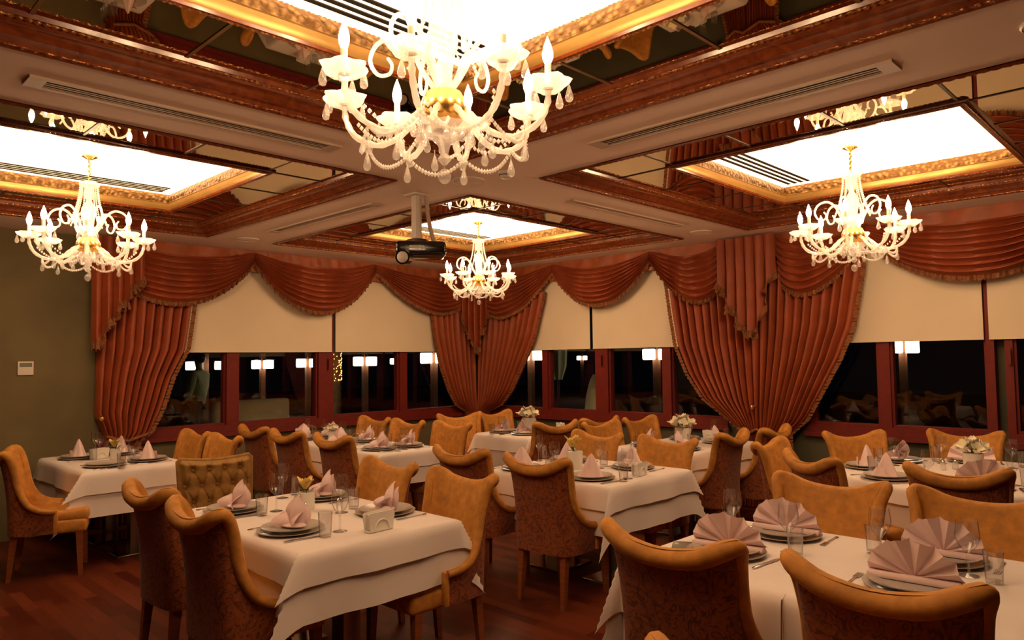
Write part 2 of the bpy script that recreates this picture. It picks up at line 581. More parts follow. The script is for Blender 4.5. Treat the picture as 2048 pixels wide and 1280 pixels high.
def window(idx, side, u0, u1, mulls, open_=None, handle=None):
    fr = MB()
    wbox(fr, side, u0, u1, -0.10, 0.02, ZS, ZS + 0.075)
    wbox(fr, side, u0, u1, -0.10, 0.02, ZT - 0.07, ZT)
    wbox(fr, side, u0 - 0.02, u1 + 0.02, -0.02, 0.05, ZS - 0.05, ZS)
    allm = [(u0, u0 + 0.06)] + mulls + [(u1 - 0.06, u1)]
    for (a, b) in allm:
        wbox(fr, side, a, b, -0.10, 0.02, ZS + 0.075, ZT - 0.07)
        if b - a > 0.15:
            fr_c = (a + b) / 2
    o = struct('window_%d' % idx, fr, 'frame', None, 0)
    for (a, b), (c, d) in zip(allm, allm[1:]):
        if c - b < 0.12:
            continue
        s_ = MB()       # sash bars round the pane
        t = 0.022
        wbox(s_, side, b, b + t, -0.085, -0.01, ZS + .075, ZT - .07)
        wbox(s_, side, c - t, c, -0.085, -0.01, ZS + .075, ZT - .07)
        wbox(s_, side, b + t, c - t, -0.085, -0.01, ZS + .075, ZS + .075 + t)
        s_.build('window_sash', 'frame', o, 0)
        p = wbox(MB(), side, b + t, c - t, -0.055, -0.049, ZS + .075 + t, ZT - .07).build('window_pane', 'pane', o, 0)
    for hu in (handle or []):
        h = MB()
        wbox(h, side, hu - 0.013, hu + 0.013, 0.02, 0.028, 1.48, 1.64)
        wbox(h, side, hu - 0.008, hu + 0.008, 0.028, 0.055, 1.60, 1.625)
        wbox(h, side, hu - 0.010, hu + 0.010, 0.045, 0.058, 1.50, 1.63)
        h.build('window_handle', 'frame', o, 0)
    return o

window(1, 'L', -5.02, -0.02, [(-3.735, -3.60), (-2.58, -2.375), (-1.345, -1.22)], handle=[-2.45])
window(2, 'R', 0.02, 3.96, [(1.222, 1.32), (2.135, 2.335), (3.135, 3.25)], handle=[2.25])
window(3, 'R', 4.84, 6.485, [(5.535, 5.64)], handle=[])
window(4, 'R', 6.56, 9.4, [(7.5, 7.6), (8.4, 8.5)], handle=[6.60])
mb = MB()
wbox(mb, 'R', 6.485, 6.56, -0.16, -0.09, ZS, ZT)
wbox(mb, 'R', 9.4, -RY0, -0.16, 0, ZS, ZT)
struct('wall_pillar', mb, 'darkwall')

def blind(side, u0, u1, label, zb=1.72):
    t = empty('roller_blind', wall_map(side)((u0 + u1) / 2, 0.04, zb))
    f = wall_map(side)
    mbx = wbox(MB(), side, u0, u1, 0.035, 0.038, zb, 2.74)
    bar = wbox(MB(), side, u0, u1, 0.031, 0.042, zb - 0.008, zb + 0.006)
    for nm, b in (('blind_fabric', mbx), ('bottom_bar', bar)):
        o = b.build(nm, 'blind', t, 0)
        o.matrix_parent_inverse = Matrix.Translation(-t.location)
    tag(t, label, 'blind', 'cream roller blinds')

blind('L', -4.9, -2.405, 'wide cream roller blind half lowered beside the green wall')
blind('L', -2.352, -0.12, 'cream roller blind half lowered just before the curtained corner, on the green wall side')
blind('R', 0.12, 2.075, 'cream roller blind half lowered just past the curtained corner')
blind('R', 2.12, 3.96, 'cream roller blind half lowered beside the wide double drape, corner side')
blind('R', 4.84, 6.415, 'broad cream roller blind half lowered behind the round table')
blind('R', 6.455, 9.3, 'cream roller blind cut off by the right edge, past the dark gap')

# ------------------------------------------------------------------ curtains
CW = 0.16     # how far the pelmet stands out of the wall plane
def swag(side, u0, u1, zt, zb, sl, sr, label, nf=7, peak=0.5, wtop=CW):
    t = empty('curtain_swag', wall_map(side)((u0 + u1) / 2, wtop, zb))
    f = wall_map(side)
    inv = Matrix.Translation(-t.location)
    def pt(a, s):
        # bell that peaks at `peak`
        x = a ** (math.log(0.5) / math.log(peak))
        bell = 1 - abs(2 * x - 1) ** 2.1
        endz = zt - 0.005 - (sl * (1 - a) + sr * a) * s
        full = zt - (sl * (1 - a) + sr * a) * s
        sag = 0.11 + (zt - zb - (sl + sr) / 2 - 0.11) * s ** 0.95
        fold = abs(math.sin(PI * nf * s + 0.25 * math.sin(7 * a + nf)))
        env = 0.25 + 0.75 * min(1, 3.2 * a, 3.2 * (1 - a))
        z = full - sag * bell - 0.016 * env * math.sin(2 * PI * nf * s)
        wv = wtop - 0.03 + 0.085 * fold ** 0.8 * env + 0.05 * bell * (1 - (2 * s - 1) ** 2) + 0.02 * bell
        return f(u0 + (u1 - u0) * a, wv, z)
    o = MB().grid(pt, 34, nf * 7).build('swag_cloth', 'curtain', t, 60)
    o.matrix_parent_inverse = inv
    def fr(a, s):
        p = Vector(pt(a, 1.0))
        d = 0.055 * s
        r = 0.014 * s * math.sin(a * (u1 - u0) * 120) + 0.006 * math.sin(a * 331)
        q = Vector(f(0, r, 0)) - Vector(f(0, 0, 0))
        return tuple(p + q + Vector((0, 0, 0.01 - d * (1 + 0.15 * math.sin(a * (u1 - u0) * 260)))))
    o = MB().grid(fr, int(150 * (u1 - u0)), 2).build('fringe', 'fringe', t, 60)
    o.matrix_parent_inverse = inv
    tag(t, label, 'curtain', 'draped curtain swags')

def drape(side, L, R, label, npl, z0, z1=0.0, wv0=0.09, amp=0.032, trim=None, tie=None):
    """L, R: [(z, u)] edge polylines sorted by rising z"""
    f = wall_map(side)
    t = empty('drape_panel', f((poly(L, 1) + poly(R, 1)) / 2, wv0, z1))
    inv = Matrix.Translation(-t.location)
    seeds = [random.uniform(-.4, .4) for _ in range(60)]
    def pt(a, s):
        z = z0 + (z1 - z0) * s
        ul, ur = poly(L, z), poly(R, z)
        u = ul + (ur - ul) * a
        ph = 2 * PI * npl * a + seeds[int(a * npl) % 60] * 0.8 * math.sin(PI * ((a * npl) % 1))
        wdt = abs(ur - ul) / npl
        am = min(amp * 1.3, amp * (0.75 + 0.06 / max(wdt, 0.02) * 0.12))
        return f(u, wv0 + am * (2 * abs(math.sin(ph / 2)) ** 0.9 - 1) + 0.16 * am * math.sin(1.3 * ph + 3 * s), z)
    o = MB().grid(pt, npl * 9, 36).build('drape_cloth', 'curtain', t, 70)
    o.matrix_parent_inverse = inv
    if trim is not None:
        E_ = R if trim == 'R' else L
        sg = 1 if trim == 'R' else -1
        def tr(a, s):
            z = z0 + (z1 - z0) * s
            u = poly(E_, z)
            return f(u + sg * (0.045 * a - 0.01) + 0.003 * math.sin(s * 340), wv0 + 0.02 + 0.010 * math.sin(s * 410 + a * 2), z)
        o = MB().grid(tr, 2, 150).build('edge_fringe', 'fringe', t, 60)
        o.matrix_parent_inverse = inv
    if tie:
        (tz, mlt) = tie
        pts = []
        for k in range(25):
            a = k / 24
            u = poly(L, tz) - 0.01 + (poly(R, tz) - poly(L, tz) + 0.02) * a
            pts.append(f(u, wv0 + 0.075, tz + 0.06 * (abs(2 * a - 1)) - 0.03))
        o = MB().tube(pts, 0.016, 8).build('tie_band', 'fringe', t, 60)
        o.matrix_parent_inverse = inv
    tag(t, label, 'curtain', 'gathered drapes')

def jabot(side, u0, u1, hem, zt, label, npl=5, wv0=0.2, rz=1.0):
    f = wall_map(side) if not callable(side) else side
    t = empty('curtain_jabot', f((u0 + u1) / 2, wv0, min(z for _, z in hem)))
    inv = Matrix.Translation(-t.location)
    def pt(a, s):
        u = u0 + (u1 - u0) * a
        zh = poly(hem, a)
        ph = 2 * PI * npl * a
        return f(u + 0.012 * math.sin(ph * 1.0 + 1) * s, wv0 + 0.04 * (2 * abs(math.sin(ph / 2)) ** 0.9 - 1) * (0.6 + 0.5 * s), zt + (zh - zt) * s)
    o = MB().grid(pt, npl * 10, 14).build('jabot_cloth', 'curtain', t, 70)
    o.matrix_parent_inverse = inv
    def fr(a, s):
        p = Vector(pt(a, 1.0))
        r = 0.03 * math.sin(a * npl * 26) * s + 0.03 * s
        q = Vector(f(0.015 * math.sin(a * npl * 37) * s, r, 0)) - Vector(f(0, 0, 0))
        return tuple(p + q + Vector((0, 0, 0.02 - 0.095 * s + 0.018 * math.sin(a * npl * 19) * s)))
    o = MB().grid(fr, npl * 34, 3).build('fringe', 'fringe', t, 60)
    o.matrix_parent_inverse = inv
    tag(t, label, 'curtain', 'hanging curtain jabots')

for side, u0, u1, nm in (('L', -5.12, 0.0, 'trim_9'), ('R', 0.0, 9.5, 'trim_10')):
    mb = MB()
    f = wall_map(side)
    mb.grid(lambda a, s: f(u0 + (u1 - u0) * a, CW - 0.045 + 0.010 * math.sin(a * (u1 - u0) * 19 + 3 * s) + 0.006 * math.sin(a * (u1 - u0) * 47 - 5 * s), H - 0.002 - 0.24 * s), 160, 6)
    wbox(mb, side, u0, u1, 0.0, CW - 0.075, H - 0.12, H - 0.004)
    struct(nm, mb, 'valance', None, 70)

swag('L', -5.05, -3.455, 2.85, 2.245, .30, .10, 'first swag from the green wall, over the tied-back drape', 8)
swag('L', -3.47, -1.81, 2.85, 2.205, .12, .10, 'second swag from the green wall, over the middle of the window', 8)
swag('L', -1.825, -0.16, 2.85, 2.29, .10, .36, 'third swag from the green wall, dipping into the curtained corner', 8, 0.56)
swag('R', 0.16, 1.545, 2.85, 2.24, .36, .10, 'swag just past the corner on the right wall', 8, 0.40)
swag('R', 1.53, 3.08, 2.85, 2.275, .10, .10, 'symmetric swag over the two blinds, second past the corner', 8)
swag('R', 3.06, 4.02, 2.85, 2.27, .10, .46, 'narrow swag over the corner side of the wide double drape', 7, 0.56)
swag('R', 4.63, 5.52, 2.85, 2.265, .46, .12, 'narrow swag over the window side of the wide double drape', 7, 0.46)
swag('R', 5.45, 7.35, 2.85, 2.265, .12, .12, 'broad swag over the blind behind the round table', 8)
swag('R', 7.32, 9.2, 2.85, 2.265, .12, .12, 'swag cut off by the right edge of the view', 8)

drape('L', [(0.0, -5.06), (0.86, -4.99), (0.95, -5.02), (1.1, -5.08), (2.6, -5.06)],
      [(0.0, -4.55), (0.80, -4.70), (0.9, -4.57), (1.13, -4.46), (1.45, -4.36), (1.75, -4.21), (2.28, -4.14), (2.6, -4.12)],
      'tall drape tied back beside the green wall', 10, 2.5, 0.01, 0.10, 0.05, trim='R', tie=(0.86, 1))
drape('L', [(0.0, -0.42), (0.83, -0.20), (0.95, -0.42), (1.15, -0.55), (1.5, -0.70), (1.9, -0.80), (2.35, -0.86), (2.5, -0.86)],
      [(0.0, -0.02), (0.83, -0.03), (1.5, -0.02), (2.5, -0.02)],
      'corner drape on the green wall side, gathered low into the corner', 8, 2.5, 0.01, 0.10, 0.048, trim='L')
drape('R', [(0.0, 0.02), (0.83, 0.03), (1.5, 0.02), (2.5, 0.02)],
      [(0.0, 0.46), (0.83, 0.22), (0.95, 0.52), (1.15, 0.72), (1.5, 0.95), (1.9, 1.18), (2.38, 1.34), (2.5, 1.36)],
      'corner drape on the right wall side, gathered low into the corner', 11, 2.5, 0.01, 0.10, 0.048, trim='R')
drape('R', [(0.0, 4.02), (0.80, 4.16), (0.9, 4.04), (1.12, 3.73), (1.4, 3.53), (1.73, 3.39), (2.1, 3.33), (2.49, 3.28), (2.6, 3.27)],
      [(0.0, 4.36), (0.80, 4.36), (1.0, 4.36), (1.6, 4.38), (2.6, 4.40)],
      'wide drape panel gathered beneath its jabot, on the corner side', 11, 2.55, 0.01, 0.10, 0.05, trim='L', tie=(0.80, 1))
drape('R', [(0.0, 4.38), (0.80, 4.38), (1.0, 4.37), (1.6, 4.39), (2.6, 4.41)],
      [(0.0, 4.72), (0.79, 4.70), (0.95, 4.88), (1.25, 5.05), (1.55, 5.22), (1.88, 5.36), (2.4, 5.46), (2.6, 5.48)],
      'wide drape panel gathered beneath its jabot, on the round table side', 11, 2.55, 0.01, 0.115, 0.05, trim='R', tie=(0.80, 1))
jabot('L', -5.17, -4.68, [(0, 1.80), (0.2, 1.84), (0.24, 2.0), (0.42, 2.05), (0.46, 2.18), (0.66, 2.23), (0.7, 2.36), (0.9, 2.42), (1, 2.5)], 2.85, 'stepped jabot hanging against the green wall', 5, 0.24)
jabot('R', 3.99, 4.645, [(0, 2.45), (0.15, 2.30), (0.25, 2.12), (0.38, 2.08), (0.44, 1.93), (0.6, 1.84), (0.72, 1.86), (0.8, 2.04), (0.88, 2.28), (1, 2.46)], 2.85, 'pointed jabot at the middle of the wide double drape', 6, 0.26)
cdir = Vector((1, -1, 0)).normalized()
cout = Vector((-1, -1, 0)).normalized()
def corner_map(u, wv, z):
    p = Vector((0.1, 0.1, 0)) + cdir * u + cout * wv
    return (p.x, p.y, z)
jabot(corner_map, -0.22, 0.2, [(0, 2.3), (0.12, 2.18), (0.2, 2.02), (0.34, 1.95), (0.42, 1.82), (0.55, 1.74), (0.65, 1.8), (0.75, 2.0), (0.88, 2.14), (1, 2.3)], 2.85, 'ruffled jabot hanging in the curtained corner', 5, 0.44)

def holdback(side, u, z, label, wv=0.26):
    f = wall_map(side)
    t = empty('curtain_holdback', f(u, wv, z))
    d = (Vector(f(0, 1, 0)) - Vector(f(0, 0, 0))).normalized()
    q = d.to_track_quat('Z', 'Y').to_matrix().to_4x4()
    MB().lathe([(0.001, 0.03), (0.02, 0.027), (0.03, 0.012), (0.026, 0.0), (0.012, -0.008), (0.009, -0.02)], 16).xform(q).build('knob', 'gold', t)
    MB().tube([(0, 0, -0.02), (0, 0, -wv + 0.02)], 0.007, 8).xform(q).build('stem', 'gold', t)
    tag(t, label, 'curtain holdback', 'brass curtain holdbacks')
holdback('L', -5.06, 1.07, 'brass holdback knob on the drape beside the green wall', 0.2)
holdback('R', 4.345, 1.06, 'brass holdback knob at the foot of the wide double drape', 0.2)

# ------------------------------------------------------------------ ceiling fittings
def vent(x0, x1, y0, y1, label):
    cxv, cyv = (x0 + x1) / 2, (y0 + y1) / 2
    t = empty('ceiling_vent', (cxv, cyv, H))
    hx, hy = (x1 - x0) / 2, (y1 - y0) / 2
    MB().box(-hx + .012, hx - .012, -hy + .012, hy - .012, -0.002, -0.0005).build('backing', 'dark', t, 0)
    fm = MB()
    fm.box(-hx, hx, -hy, -hy + .014, -0.012, -0.0005).box(-hx, hx, hy - .014, hy, -0.012, -0.0005)
    long_x = hx > hy
    e = 0.07
    if long_x:
        fm.box(-hx, -hx + e, -hy + .014, hy - .014, -0.012, -0.0005).box(hx - e, hx, -hy + .014, hy - .014, -0.012, -0.0005)
    else:
        fm.box(-hx, -hx + .014, -hy + .014, hy - .014, -0.012, -0.0005).box(hx - .014, hx, -hy + .014, hy - .014, -0.012, -0.0005)
        fm.box(-hx + .014, hx - .014, -hy + .014, -hy + e, -0.012, -0.0005).box(-hx + .014, hx - .014, hy - e, hy - .014, -0.012, -0.0005)
    fm.build('frame', 'ventm', t, 0)
    wd = (hy if long_x else hx) - 0.014
    for k in range(4):
        c = -wd + (k + 0.5) * 2 * wd / 4 + 0.004
        q = 0.0042
        if long_x:
            MB().box(-hx + e, hx - e, c - q, c + q, -0.006, -0.003).build('slat', 'ventm', t, 0)
        else:
            MB().box(c - q, c + q, -hy + e, hy - e, -0.006, -0.003).build('slat', 'ventm', t, 0)
    tag(t, label, 'air vent', 'slot vents in the ceiling beams')
vent(-6.58, -5.0, -4.245, -4.105, 'long slot vent in the beam before the chandelier by the green wall')
vent(-3.99, -3.85, -6.95, -5.28, 'long slot vent in the beam before the chandelier near the right window')
vent(-3.975, -3.865, -3.06, -1.32, 'slot vent in the beam beside the projector')
vent(-2.85, -1.17, -4.235, -4.15, 'slot vent in the beam between the far and right chandeliers')

def disc(x, y, r, label, name='ceiling_speaker'):
    t = tag(empty(name, (x, y, H)), label, 'ceiling speaker', 'round ceiling speakers')
    MB().lathe([(r, 0), (r, -0.006), (r * .93, -0.012), (r * .9, -0.008)], 28).build('rim', 'white', t)
    MB().lathe([(r * .9, -0.008), (r * .5, -0.013), (0.001, -0.015)], 28).build('grille', 'beam', t)
disc(-3.887, -4.123, 0.12, 'round ceiling speaker at the crossing of the beams')
disc(-0.70, -4.141, 0.11, 'round ceiling speaker near the wide double drape')
disc(-3.898, -0.75, 0.11, 'round ceiling speaker near the second swag from the green wall')
disc(-3.93, -7.50, 0.10, 'round ceiling speaker cut off by the right edge, past the long vent')
t = tag(empty('smoke_detector', (-3.861, -4.47, H)), 'white smoke detector on the beam beside the round speaker', 'smoke detector')
MB().lathe([(0.052, 0), (0.052, -0.012), (0.044, -0.016)], 20).build('base', 'white', t)
MB().lathe([(0.040, -0.012), (0.044, -0.026), (0.034, -0.042), (0.001, -0.046)], 20).build('dome', 'white', t)
MB().lathe([(0.046, -0.022), (0.046, -0.028)], 20).build('slot', 'dark', t)

t = tag(empty('projector', (-3.88, -3.52, H)), 'black projector hanging on a pale pole from the ceiling beam', 'projector')
MB().box(-0.07, 0.07, -0.07, 0.07, -0.012, 0).build('ceiling_plate', 'white', t, 0)
MB().box(-0.028, 0.028, -0.028, 0.028, -0.36, -0.012).build('pole', 'white', t, 0)
MB().tube([(0.05, -0.06, -0.01), (0.055, -0.065, -0.15), (0.075, -0.075, -0.27), (0.10, -0.09, -0.38)], 0.016, 8).build('cable_conduit', 'ventm', t)
pb = MB()
pb.rbox(-0.19, 0.19, -0.14, 0.14, -0.49, -0.375, 0.03, 3)
pb.xform(Matrix.Translation((0.02, -0.02, 0)) @ Matrix.Rotation(math.radians(-36), 4, 'Z')).build('body', 'black', t)
MB().frustum((0.0, 0.0, -0.385), (0.10, 0.10), (0, 0, -0.345), (0.05, 0.05)).build('bracket', 'black', t, 0)
ln = MB()
ln.tube([(0, 0, 0), (0, 0.0, 0.10)], 0.055, 20, caps=True)
dq = Vector((-0.80, -0.60, -0.10)).to_track_quat('Z', 'Y').to_matrix().to_4x4()
ln.xform(Matrix.Translation((-0.125, -0.03, -0.50)) @ dq)
lo = ln.build('lens_barrel', 'black', t)
MB().lathe([(0.042, 0.0), (0.036, 0.006), (0.02, 0.012), (0.001, 0.014)], 20).xform(Matrix.Translation((-0.125, -0.03, -0.50)) @ dq @ Matrix.Translation((0, 0, 0.10))).build('lens', 'white', lo)

t = tag(empty('thermostat', (-5.65, 0.1, 1.57)), 'small white thermostat on the green wall', 'thermostat')
MB().rbox(-0.064, 0.064, -0.02, 0, -0.064, 0.064, 0.006, 2).build('case', 'white', t)
MB().box(-0.05, 0.05, -0.0225, -0.02, 0.012, 0.050).build('display', 'lcd', t, 0)

# ------------------------------------------------------------------ chandeliers
def chandelier_parts():
    """list of (name, mesh, rotations, parent-key); local origin = centre at ceiling panel height 0, z down"""
    P = []
    Z0 = 3.071
    z = lambda a: a - Z0
    P.append(('hanging_chain', MB().tube([(0.004 * math.sin(k * 1.7), 0.004 * math.cos(k * 1.7), z(3.07) - k * 0.0095) for k in range(20)], lambda t_: 0.0055 + 0.003 * abs(math.sin(30 * t_)), 6).mesh('chain', 'gold'), [0]))
    P.append(('ceiling_rose', MB().lathe([(0.05, 0.0), (0.05, -0.008), (0.02, -0.024), (0.008, -0.03)], 18).mesh('rose', 'gold'), [0]))
    P.append(('crown', MB().lathe([(0.012, z(2.895)), (0.05, z(2.885)), (0.065, z(2.865)), (0.05, z(2.85)), (0.02, z(2.84))], 18, petal=lambda a: 1 + 0.08 * math.cos(9 * a)).mesh('crown', 'crystal'), [0]))
    P.append(('stem', MB().lathe([(0.012, z(2.85)), (0.03, z(2.83)), (0.035, z(2.79)), (0.016, z(2.755)), (0.022, z(2.74)), (0.045, z(2.70)), (0.05, z(2.66)), (0.03, z(2.62)), (0.018, z(2.60)), (0.03, z(2.575)), (0.028, z(2.5)), (0.02, z(2.47))], 16).mesh('stem', 'crystal'), [0]))
    P.append(('hub_bowl', MB().lathe([(0.02, z(2.50)), (0.06, z(2.485)), (0.075, z(2.455)), (0.078, z(2.42)), (0.055, z(2.385)), (0.02, z(2.365))], 20).mesh('hub', 'gold'), [0]))
    P.append(('lower_dish', MB().lathe([(0.018, z(2.37)), (0.05, z(2.355)), (0.085, z(2.365)), (0.095, z(2.375)), (0.08, z(2.36)), (0.045, z(2.335)), (0.02, z(2.31)), (0.012, z(2.28)), (0.022, z(2.262)), (0.008, z(2.245))], 20, petal=lambda a: 1 + 0.06 * math.cos(10 * a)).mesh('dish', 'crystal'), [0]))
    N = 8
    rots = [2 * PI * (k + 0.35) / N for k in range(N)]
    arm = catmull([(0.06, 0, z(2.43)), (0.10, 0, z(2.40)), (0.16, 0, z(2.345)), (0.235, 0, z(2.325)), (0.31, 0, z(2.36)), (0.345, 0, z(2.42)), (0.35, 0, z(2.475))], 22)
    P.append(('arm', MB().tube(arm, lambda t_: 0.0105 + 0.0018 * math.sin(60 * t_), 8).mesh('arm', 'crystal'), rots))
    P.append(('drip_dish', MB().lathe([(0.012, z(2.468)), (0.035, z(2.466)), (0.062, z(2.485)), (0.072, z(2.502)), (0.064, z(2.492)), (0.034, z(2.474)), (0.012, z(2.476))], 24, c=(0.35, 0, 0), petal=lambda a: 1 + 0.12 * math.cos(6 * a)).mesh('drip', 'crystal'), rots))
    P.append(('candle_sleeve', MB().lathe([(0.018, z(2.475)), (0.020, z(2.485)), (0.011, z(2.495)), (0.011, z(2.555)), (0.004, z(2.558))], 12, c=(0.35, 0, 0)).mesh('sleeve', 'candle'), rots))
    P.append(('bulb', MB().lathe([(0.009, z(2.556)), (0.0165, z(2.575)), (0.018, z(2.592)), (0.012, z(2.617)), (0.004, z(2.638)), (0.0005, z(2.648))], 8, c=(0.35, 0, 0)).mesh('bulb', 'bulb'), rots))
    rots2 = [2 * PI * (k + 0.85) / 6 for k in range(6)]
    hook = catmull([(0.03, 0, z(2.50)), (0.075, 0, z(2.57)), (0.11, 0, z(2.645)), (0.165, 0, z(2.685)), (0.225, 0, z(2.665)), (0.25, 0, z(2.61)), (0.225, 0, z(2.56)), (0.185, 0, z(2.56)), (0.175, 0, z(2.59)), (0.19, 0, z(2.615))], 36)
    P.append(('scroll', MB().tube(hook, lambda t_: 0.0095 - 0.004 * t_, 7).mesh('scroll', 'crystal'), rots2))
    # bead strings from the crown to the hub ring
    def beads(pts, r):
        mbx = MB()
        for p in pts:
            mbx.add([(p[0] + r, p[1], p[2]), (p[0] - r, p[1], p[2]), (p[0], p[1] + r, p[2]), (p[0], p[1] - r, p[2]), (p[0], p[1], p[2] + r * 1.2), (p[0], p[1], p[2] - r * 1.2)],
                    [(0, 2, 4), (2, 1, 4), (1, 3, 4), (3, 0, 4), (2, 0, 5), (1, 2, 5), (3, 1, 5), (0, 3, 5)])
        return mbx
    st = [(0.055 + 0.065 * (t_ ** 2), 0, z(2.87) - 0.29 * t_) for t_ in [k / 19 for k in range(20)]]
    P.append(('bead_string', beads(st, 0.0085).mesh('string', 'crystal'), [2 * PI * k / 10 for k in range(10)]))
    # garlands between neighbouring arms
    g = []
    for k in range(19):
        a = k / 18
        an = 2 * PI / N * a
        g.append((0.27 * math.cos(an), 0.27 * math.sin(an), z(2.335) - 0.055 * (1 - (2 * a - 1) ** 2)))
    P.append(('bead_garland', beads(g, 0.0085).mesh('garland', 'crystal'), rots))
    g2 = []
    for k in range(16):
        a = k / 15
        an = 2 * PI / N * a
        rr = 0.30 - 0.20 * a
        g2.append((rr * math.cos(an * .5), rr * math.sin(an * .5), z(2.40) - 0.06 * math.sin(PI * a) - 0.03 * a))
    P.append(('bead_chain', beads(g2, 0.008).mesh('chain2', 'crystal'), rots))
    dp = [(0.0015, 0.02), (0.0015, 0.0), (0.004, -0.004), (0.012, -0.032), (0.0135, -0.042), (0.010, -0.053), (0.0005, -0.058)]
    def dropm(x, zz, sc=1.0, y=0.0):
        return MB().lathe([(r * sc, q * sc) for r, q in dp], 8, c=(x, y, zz)).mesh('drop', 'drop', 50)
    for (dx, dy) in ((0.068, 0), (-0.045, 0.045), (-0.045, -0.045), (0.03, 0.06)):
        P.append(('crystal_drop', dropm(0.35 + dx, z(2.482), 1.0, dy), rots))
    P.append(('crystal_drop', dropm(0.27, z(2.30), 1.05), rots))
    P.append(('crystal_drop', dropm(0.16, z(2.32), 1.0), [2 * PI * (k + .2) / 10 for k in range(10)]))
    P.append(('crystal_drop', dropm(0.088, z(2.355), 0.9), [2 * PI * k / 10 for k in range(10)]))
    P.append(('ball_drop', MB().tube([(0, 0, z(2.245)), (0, 0, z(2.232))], 0.0025, 6).sphere((0, 0, z(2.206)), 0.022, 14, 10, (1, 1, 1.15)).mesh('ball', 'drop'), [0]))
    return P
CP = chandelier_parts()
for (x, y), lab in zip(cc, ['biggest crystal chandelier hanging at the front centre, cut by the top edge', 'crystal chandelier hanging before the green wall and its drape', 'crystal chandelier hanging near the wide double drape on the right', 'smallest-looking crystal chandelier, hanging far back near the curtained corner']):
    t = tag(empty('crystal_chandelier', (x, y, 3.071)), lab, 'chandelier', 'crystal chandeliers')
    t.rotation_euler = (0, 0, 0.13 * len(lab))
    for nm, me, rots in CP:
        for a in rots:
            link(nm, me, t, None, a)

# ------------------------------------------------------------------ chairs
def chair_meshes():
    half = [((.272, .06, .500), (.255, .08), .020), ((.282, -.03, .512), (.260, .00), .021), ((.276, -.115, .560), (.262, -.08), .023), ((.252, -.170, .66), (.260, -.14), .027),
            ((.246, -.195, .76), (.252, -.19), .030), ((.258, -.222, .87), (.236, -.22), .029), ((.278, -.258, .938), (.212, -.24), .028), ((.240, -.300, .930), (.165, -.252), .035),
            ((.140, -.318, .888), (.085, -.258), .038), ((0, -.325, .872), (0, -.26), .037)]
    full = half + [((-p[0], p[1], p[2]), (-b[0], b[1]), r) for p, b, r in half[-2::-1]]
    n = 72
    rim = catmull([p for p, b, r in full], n)
    base = catmull([b for p, b, r in full], n)
    rad = catmull([(r,) for p, b, r in full], n)
    nv = 9
    def out(a, v):
        k = round(a * n)
        p, b = rim[k], base[k]
        g = v ** 2.1
        return (b[0] + (p[0] - b[0]) * g, b[1] + (p[1] - b[1]) * g, 0.335 + (p[2] - 0.335) * v)
    def inn(a, v):
        k = round(a * n)
        p, b, r = rim[k], base[k], rad[k][0]
        q = math.hypot(p[0], p[1] + .05)
        nx, ny = p[0] / q, (p[1] + .05) / q
        bx, by = b[0] * 0.80, b[1] * 0.78
        zb = min(0.44, p[2] - 0.03)
        if v > 0.8:
            an = PI - (v - 0.8) / 0.2 * math.radians(112)
            return (p[0] + nx * r * 1.06 * math.cos(an), p[1] + ny * r * 1.06 * math.cos(an), p[2] + r * 1.06 * math.sin(an))
        g = (v / 0.8) ** 1.7
        tx, ty, tz = p[0] - nx * r * 1.06, p[1] - ny * r * 1.06, p[2]
        return (bx + (tx - bx) * g, by + (ty - by) * g, zb + (tz - zb) * v / 0.8)
    R_ = {}
    o = MB().grid(out, n, nv)
    R_['outer_back'] = (o.mesh('outer_back', 'damask', 60), 0)
    R_['backrest'] = (MB().grid(inn, n, 15).mesh('backrest', 'velvet', 60), 0)
    R_['padded_rim'] = (MB().tube(rim, lambda t_: rad[round(t_ * n)][0], 10).mesh('padded_rim', 'velvet', 60), 0)
    for sx in (-1, 1):
        x0, x1 = sorted((sx * .225, sx * .272))
        R_['arm_front_%d' % sx] = (MB().rbox(x0, x1, .045, .075, .335, .51, .008, 2).mesh('arm_front', 'velvet'), 0)
    sf = MB().rbox(-.235, .235, -.175, .265, .325, .425, .025, 3)
    R_['seat_frame'] = (sf.mesh('seat_frame', 'velvet'), 0)
    st = MB().rbox(-.225, .225, -.20, .275, .405, .495, .035, 4)
    R_['seat'] = (st.mesh('seat', 'velvet'), 0)
    for nm, x, y, s in (('l1', .205, .215, .012), ('l2', -.205, .215, .012), ('l3', .19, -.205, -.03), ('l4', -.19, -.205, -.03)):
        R_['leg_' + nm] = (MB().frustum((x * 1.03, y + s, 0), (.015, .015), (x, y, .335), (.024, .024)).mesh('leg', 'leg', 0), 0)
    return R_
CH = chair_meshes()

def chair(x, y, ang, label, cat='chair', sx=0.92):
    """x,y = top middle of the back; ang = facing direction in degrees (0 = +x)"""
    a = math.radians(ang)
    o = tag(empty('dining_chair', (x + .265 * math.cos(a), y + .265 * math.sin(a), 0), a - PI / 2), label, cat, 'gold velvet wing-back dining chairs')
    o.scale = (sx, 1, 1)
    for nm, (me, _) in CH.items():
        link('leg' if nm.startswith('leg_') else 'arm_front' if nm.startswith('arm_') else nm, me, o)
    return o

# table headed by the tufted chair
chair(-5.95, -4.55, 0, 'gold velvet chair, outermost of two at the aisle side of the tufted chair\'s table')
chair(-5.90, -3.82, 2, 'gold velvet chair half hidden behind the aisle chair closest to the floor\'s open corner')
chair(-4.55, -4.77, 180, 'gold velvet chair facing the aisle at the napkin holder end of the tufted chair\'s table')
chair(-4.55, -4.07, 178, 'gold velvet chair facing the aisle at the tufted end of the tufted chair\'s table')
